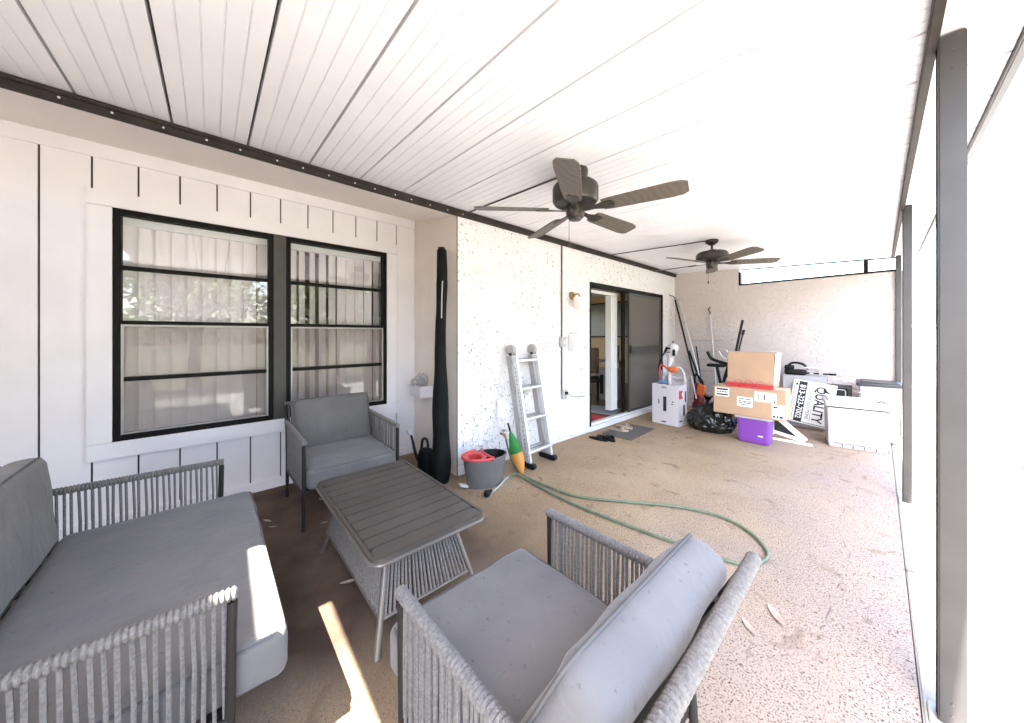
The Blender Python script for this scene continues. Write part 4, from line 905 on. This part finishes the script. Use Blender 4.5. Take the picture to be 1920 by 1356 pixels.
t = thing('wire_rack', 'thin wire grid rack propped against the end wall', 'rack', (-2.13, 6.70, 0))
b = MB()
for z in (.15, .35, .5, .7, .9, 1.05, 1.25): b.tube([(-.28, .02, z), (.28, .02, z)], .0045 if z < 1.2 else .007, 6)
for i in range(7): b.tube([(-.27 + i * .09, .022, 0), (-.27 + i * .09, .024, 1.25)], .0032, 5)
b.build('grid', 'alu2', t)
for z in (.70, 1.05): MB().tube([(-.27, -.06, z), (.27, -.06, z)], .004, 5).tube([(-.27, .02, z), (-.27, -.06, z)], .004, 5).tube([(.27, .02, z), (.27, -.06, z)], .004, 5).build('shelf_wire', 'alu2', t)
t = thing('leaf_blower', 'dark red garden blower with orange label behind the trash bag', 'leaf blower', (-1.86, 5.68, 0), R(-20))
b = MB(); b.rbox((.0, 0, .16), (.24, .18, .3), .05, 6); b.rbox((-.05, 0, .42), (.12, .12, .34), .04, 6); b.build('body', mat('dark_red_plastic', (.16, .02, .02), .45), t)
b = MB(); b.rbox((0, 0, 0), (.13, .03, .18), .01, 4); bmesh.ops.transform(b.bm, matrix=Matrix.Translation((.06, -.09, .50)) @ Matrix.Rotation(R(14), 4, 'Y'), verts=b.bm.verts[:]); b.build('label_plate', 'orange', t)
MB().tube(smooth_path([(-.10, -.02, .48), (-.08, -.04, .72), (.03, -.05, .66), (.08, -.06, .58)], 6), .016, 8).build('handle', 'black', t)
MB().tube([(-.02, -.09, .36), (-.1, -.1, .70)], .012, 8).build('guard_bar', 'wplastic', t)

# ------------------------------------------------------------------ seen through the sliding door
t = thing('wall_picture', 'large grey-green framed picture on the tan wall indoors', 'picture', (-5.05, 8.28, 1.30))
b = MB()
for q in ((-.75, -.03, -.02, .75, 0, .02), (-.75, -.03, .92, .75, 0, .96), (-.75, -.03, .021, -.71, 0, .919), (.71, -.03, .021, .75, 0, .919)): b.box(q[:3], q[3:], bev=.004)
b.build('frame', 'black', t); MB().box((-.71, -.015, .02), (.71, -.002, .92)).build('print', 'picture', t)
t = thing('dining_table', 'cluttered table indoors behind the sliding door', 'table', (-4.35, 6.55, .045), R(20))
MB().rbox((0, 0, .72), (1.1, .7, .04), .01, 4).build('tabletop', 'lgrey', t)
for sx in (-1, 1):
    for sy in (-1, 1): MB().tube([(sx * .48, sy * .28, 0), (sx * .48, sy * .28, .70)], .025, 8).build('leg', 'wood', t)
t = thing('desk_chair', 'dark padded chair indoors beside the cluttered table', 'chair', (-3.75, 5.35, .045), R(35))
MB().rbox((0, 0, .46), (.45, .45, .08), .03, 5).build('seat', 'black', t); MB().rbox((0, .22, .80), (.44, .07, .5), .03, 5).build('backrest', 'wood', t)
for sx in (-1, 1):
    for sy in (-1, 1): MB().tube([(sx * .19, sy * .19, 0), (sx * .19, sy * .19, .42)], .018, 8).build('leg', 'black', t)
t = thing('side_cabinet', 'pale cabinet with dark slot indoors under the table edge', 'cabinet', (-3.72, 6.05, .045), R(15))
MB().box((-.22, -.2, 0), (.22, .2, .62), bev=.006).build('body', 'lgrey', t); MB().box((-.12, -.203, .12), (-.05, -.201, .5)).build('slot', 'ink', t)
for lb, x, y, m_, sz in (('dark bag heaped on the indoor table', -4.45, 6.5, 'black', (.28, .2, .22)), ('dark red box on the indoor table', -4.7, 6.3, 'red', (.25, .2, .22)), ('grey coffee machine on the indoor table', -4.0, 6.72, 'grey', (.18, .2, .34))):
    t = thing('tabletop_bundle', lb, 'household item', (x, y, .785)); MB().rbox((0, 0, sz[2] / 2), sz, .03, 5).build('body', m_, t); MB().tube([(-.05, 0, sz[2]), (0, 0, sz[2] + .05), (.05, 0, sz[2])], .01, 6).build('handle', 'black', t)
o = MB().prism(rounded(.8, .55, .03, 3), 0, .01).build('white_rug', 'lgrey', None, (-3.35, 5.0, .047)); o.rotation_euler = (0, 0, R(12)); tag(o, 'pale pinkish rug on the indoor floor past the sill', 'rug')
o = MB().prism(rounded(.5, .3, .03, 3), 0, .01).build('red_rug', 'red', None, (-3.15, 4.45, .047)); o.rotation_euler = (0, 0, R(5)); tag(o, 'small red rug indoors just past the door sill', 'rug')

# ------------------------------------------------------------------ dry leaves
lv = [(-2.96, .30, 30, .085, 'longest of the dry leaves beside the loveseat cushion'), (-2.84, .32, 55, .06, 'pale dry leaf between loveseat and window armchair leg'), (-3.06, .66, 10, .05, 'small dry leaf under the window armchair'), (-2.66, .60, 80, .05, 'dark curled leaf next to the coffee table'), (-1.93, .555, 70, .10, 'large pale leaf at the foot of the coffee table ropes'), (-.33, 2.0, 128, .13, 'long narrow leaf past the rear of the bluish armchair'), (-.40, 1.83, 135, .10, 'thin curved leaf close behind the bluish armchair'), (-1.0, 3.3, 40, .05, 'tiny dry leaf on the open floor past the hose loop')]
for x, y, a, l, lb in lv:
    b = MB(); n = 8; mid = []; L1 = []; R1 = []
    for i in range(n + 1):
        f = i / n; w = l * .13 * math.sin(math.pi * f) ** .8; z = .008 + .25 * l * (f - .5) ** 2
        mid.append(b.bm.verts.new(((f - .5) * l, 0, z))); L1.append(b.bm.verts.new(((f - .5) * l, w, z + w * .35))); R1.append(b.bm.verts.new(((f - .5) * l, -w, z + w * .35)))
    for i in range(n): b._face([mid[i], mid[i + 1], L1[i + 1], L1[i]]); b._face([mid[i], R1[i], R1[i + 1], mid[i + 1]])
    o = b.build('dry_leaf', 'leaf', None, (x, y, 0)); o.rotation_euler = (0, 0, R(a)); tag(o, lb, 'leaf', 'fallen dry leaves')
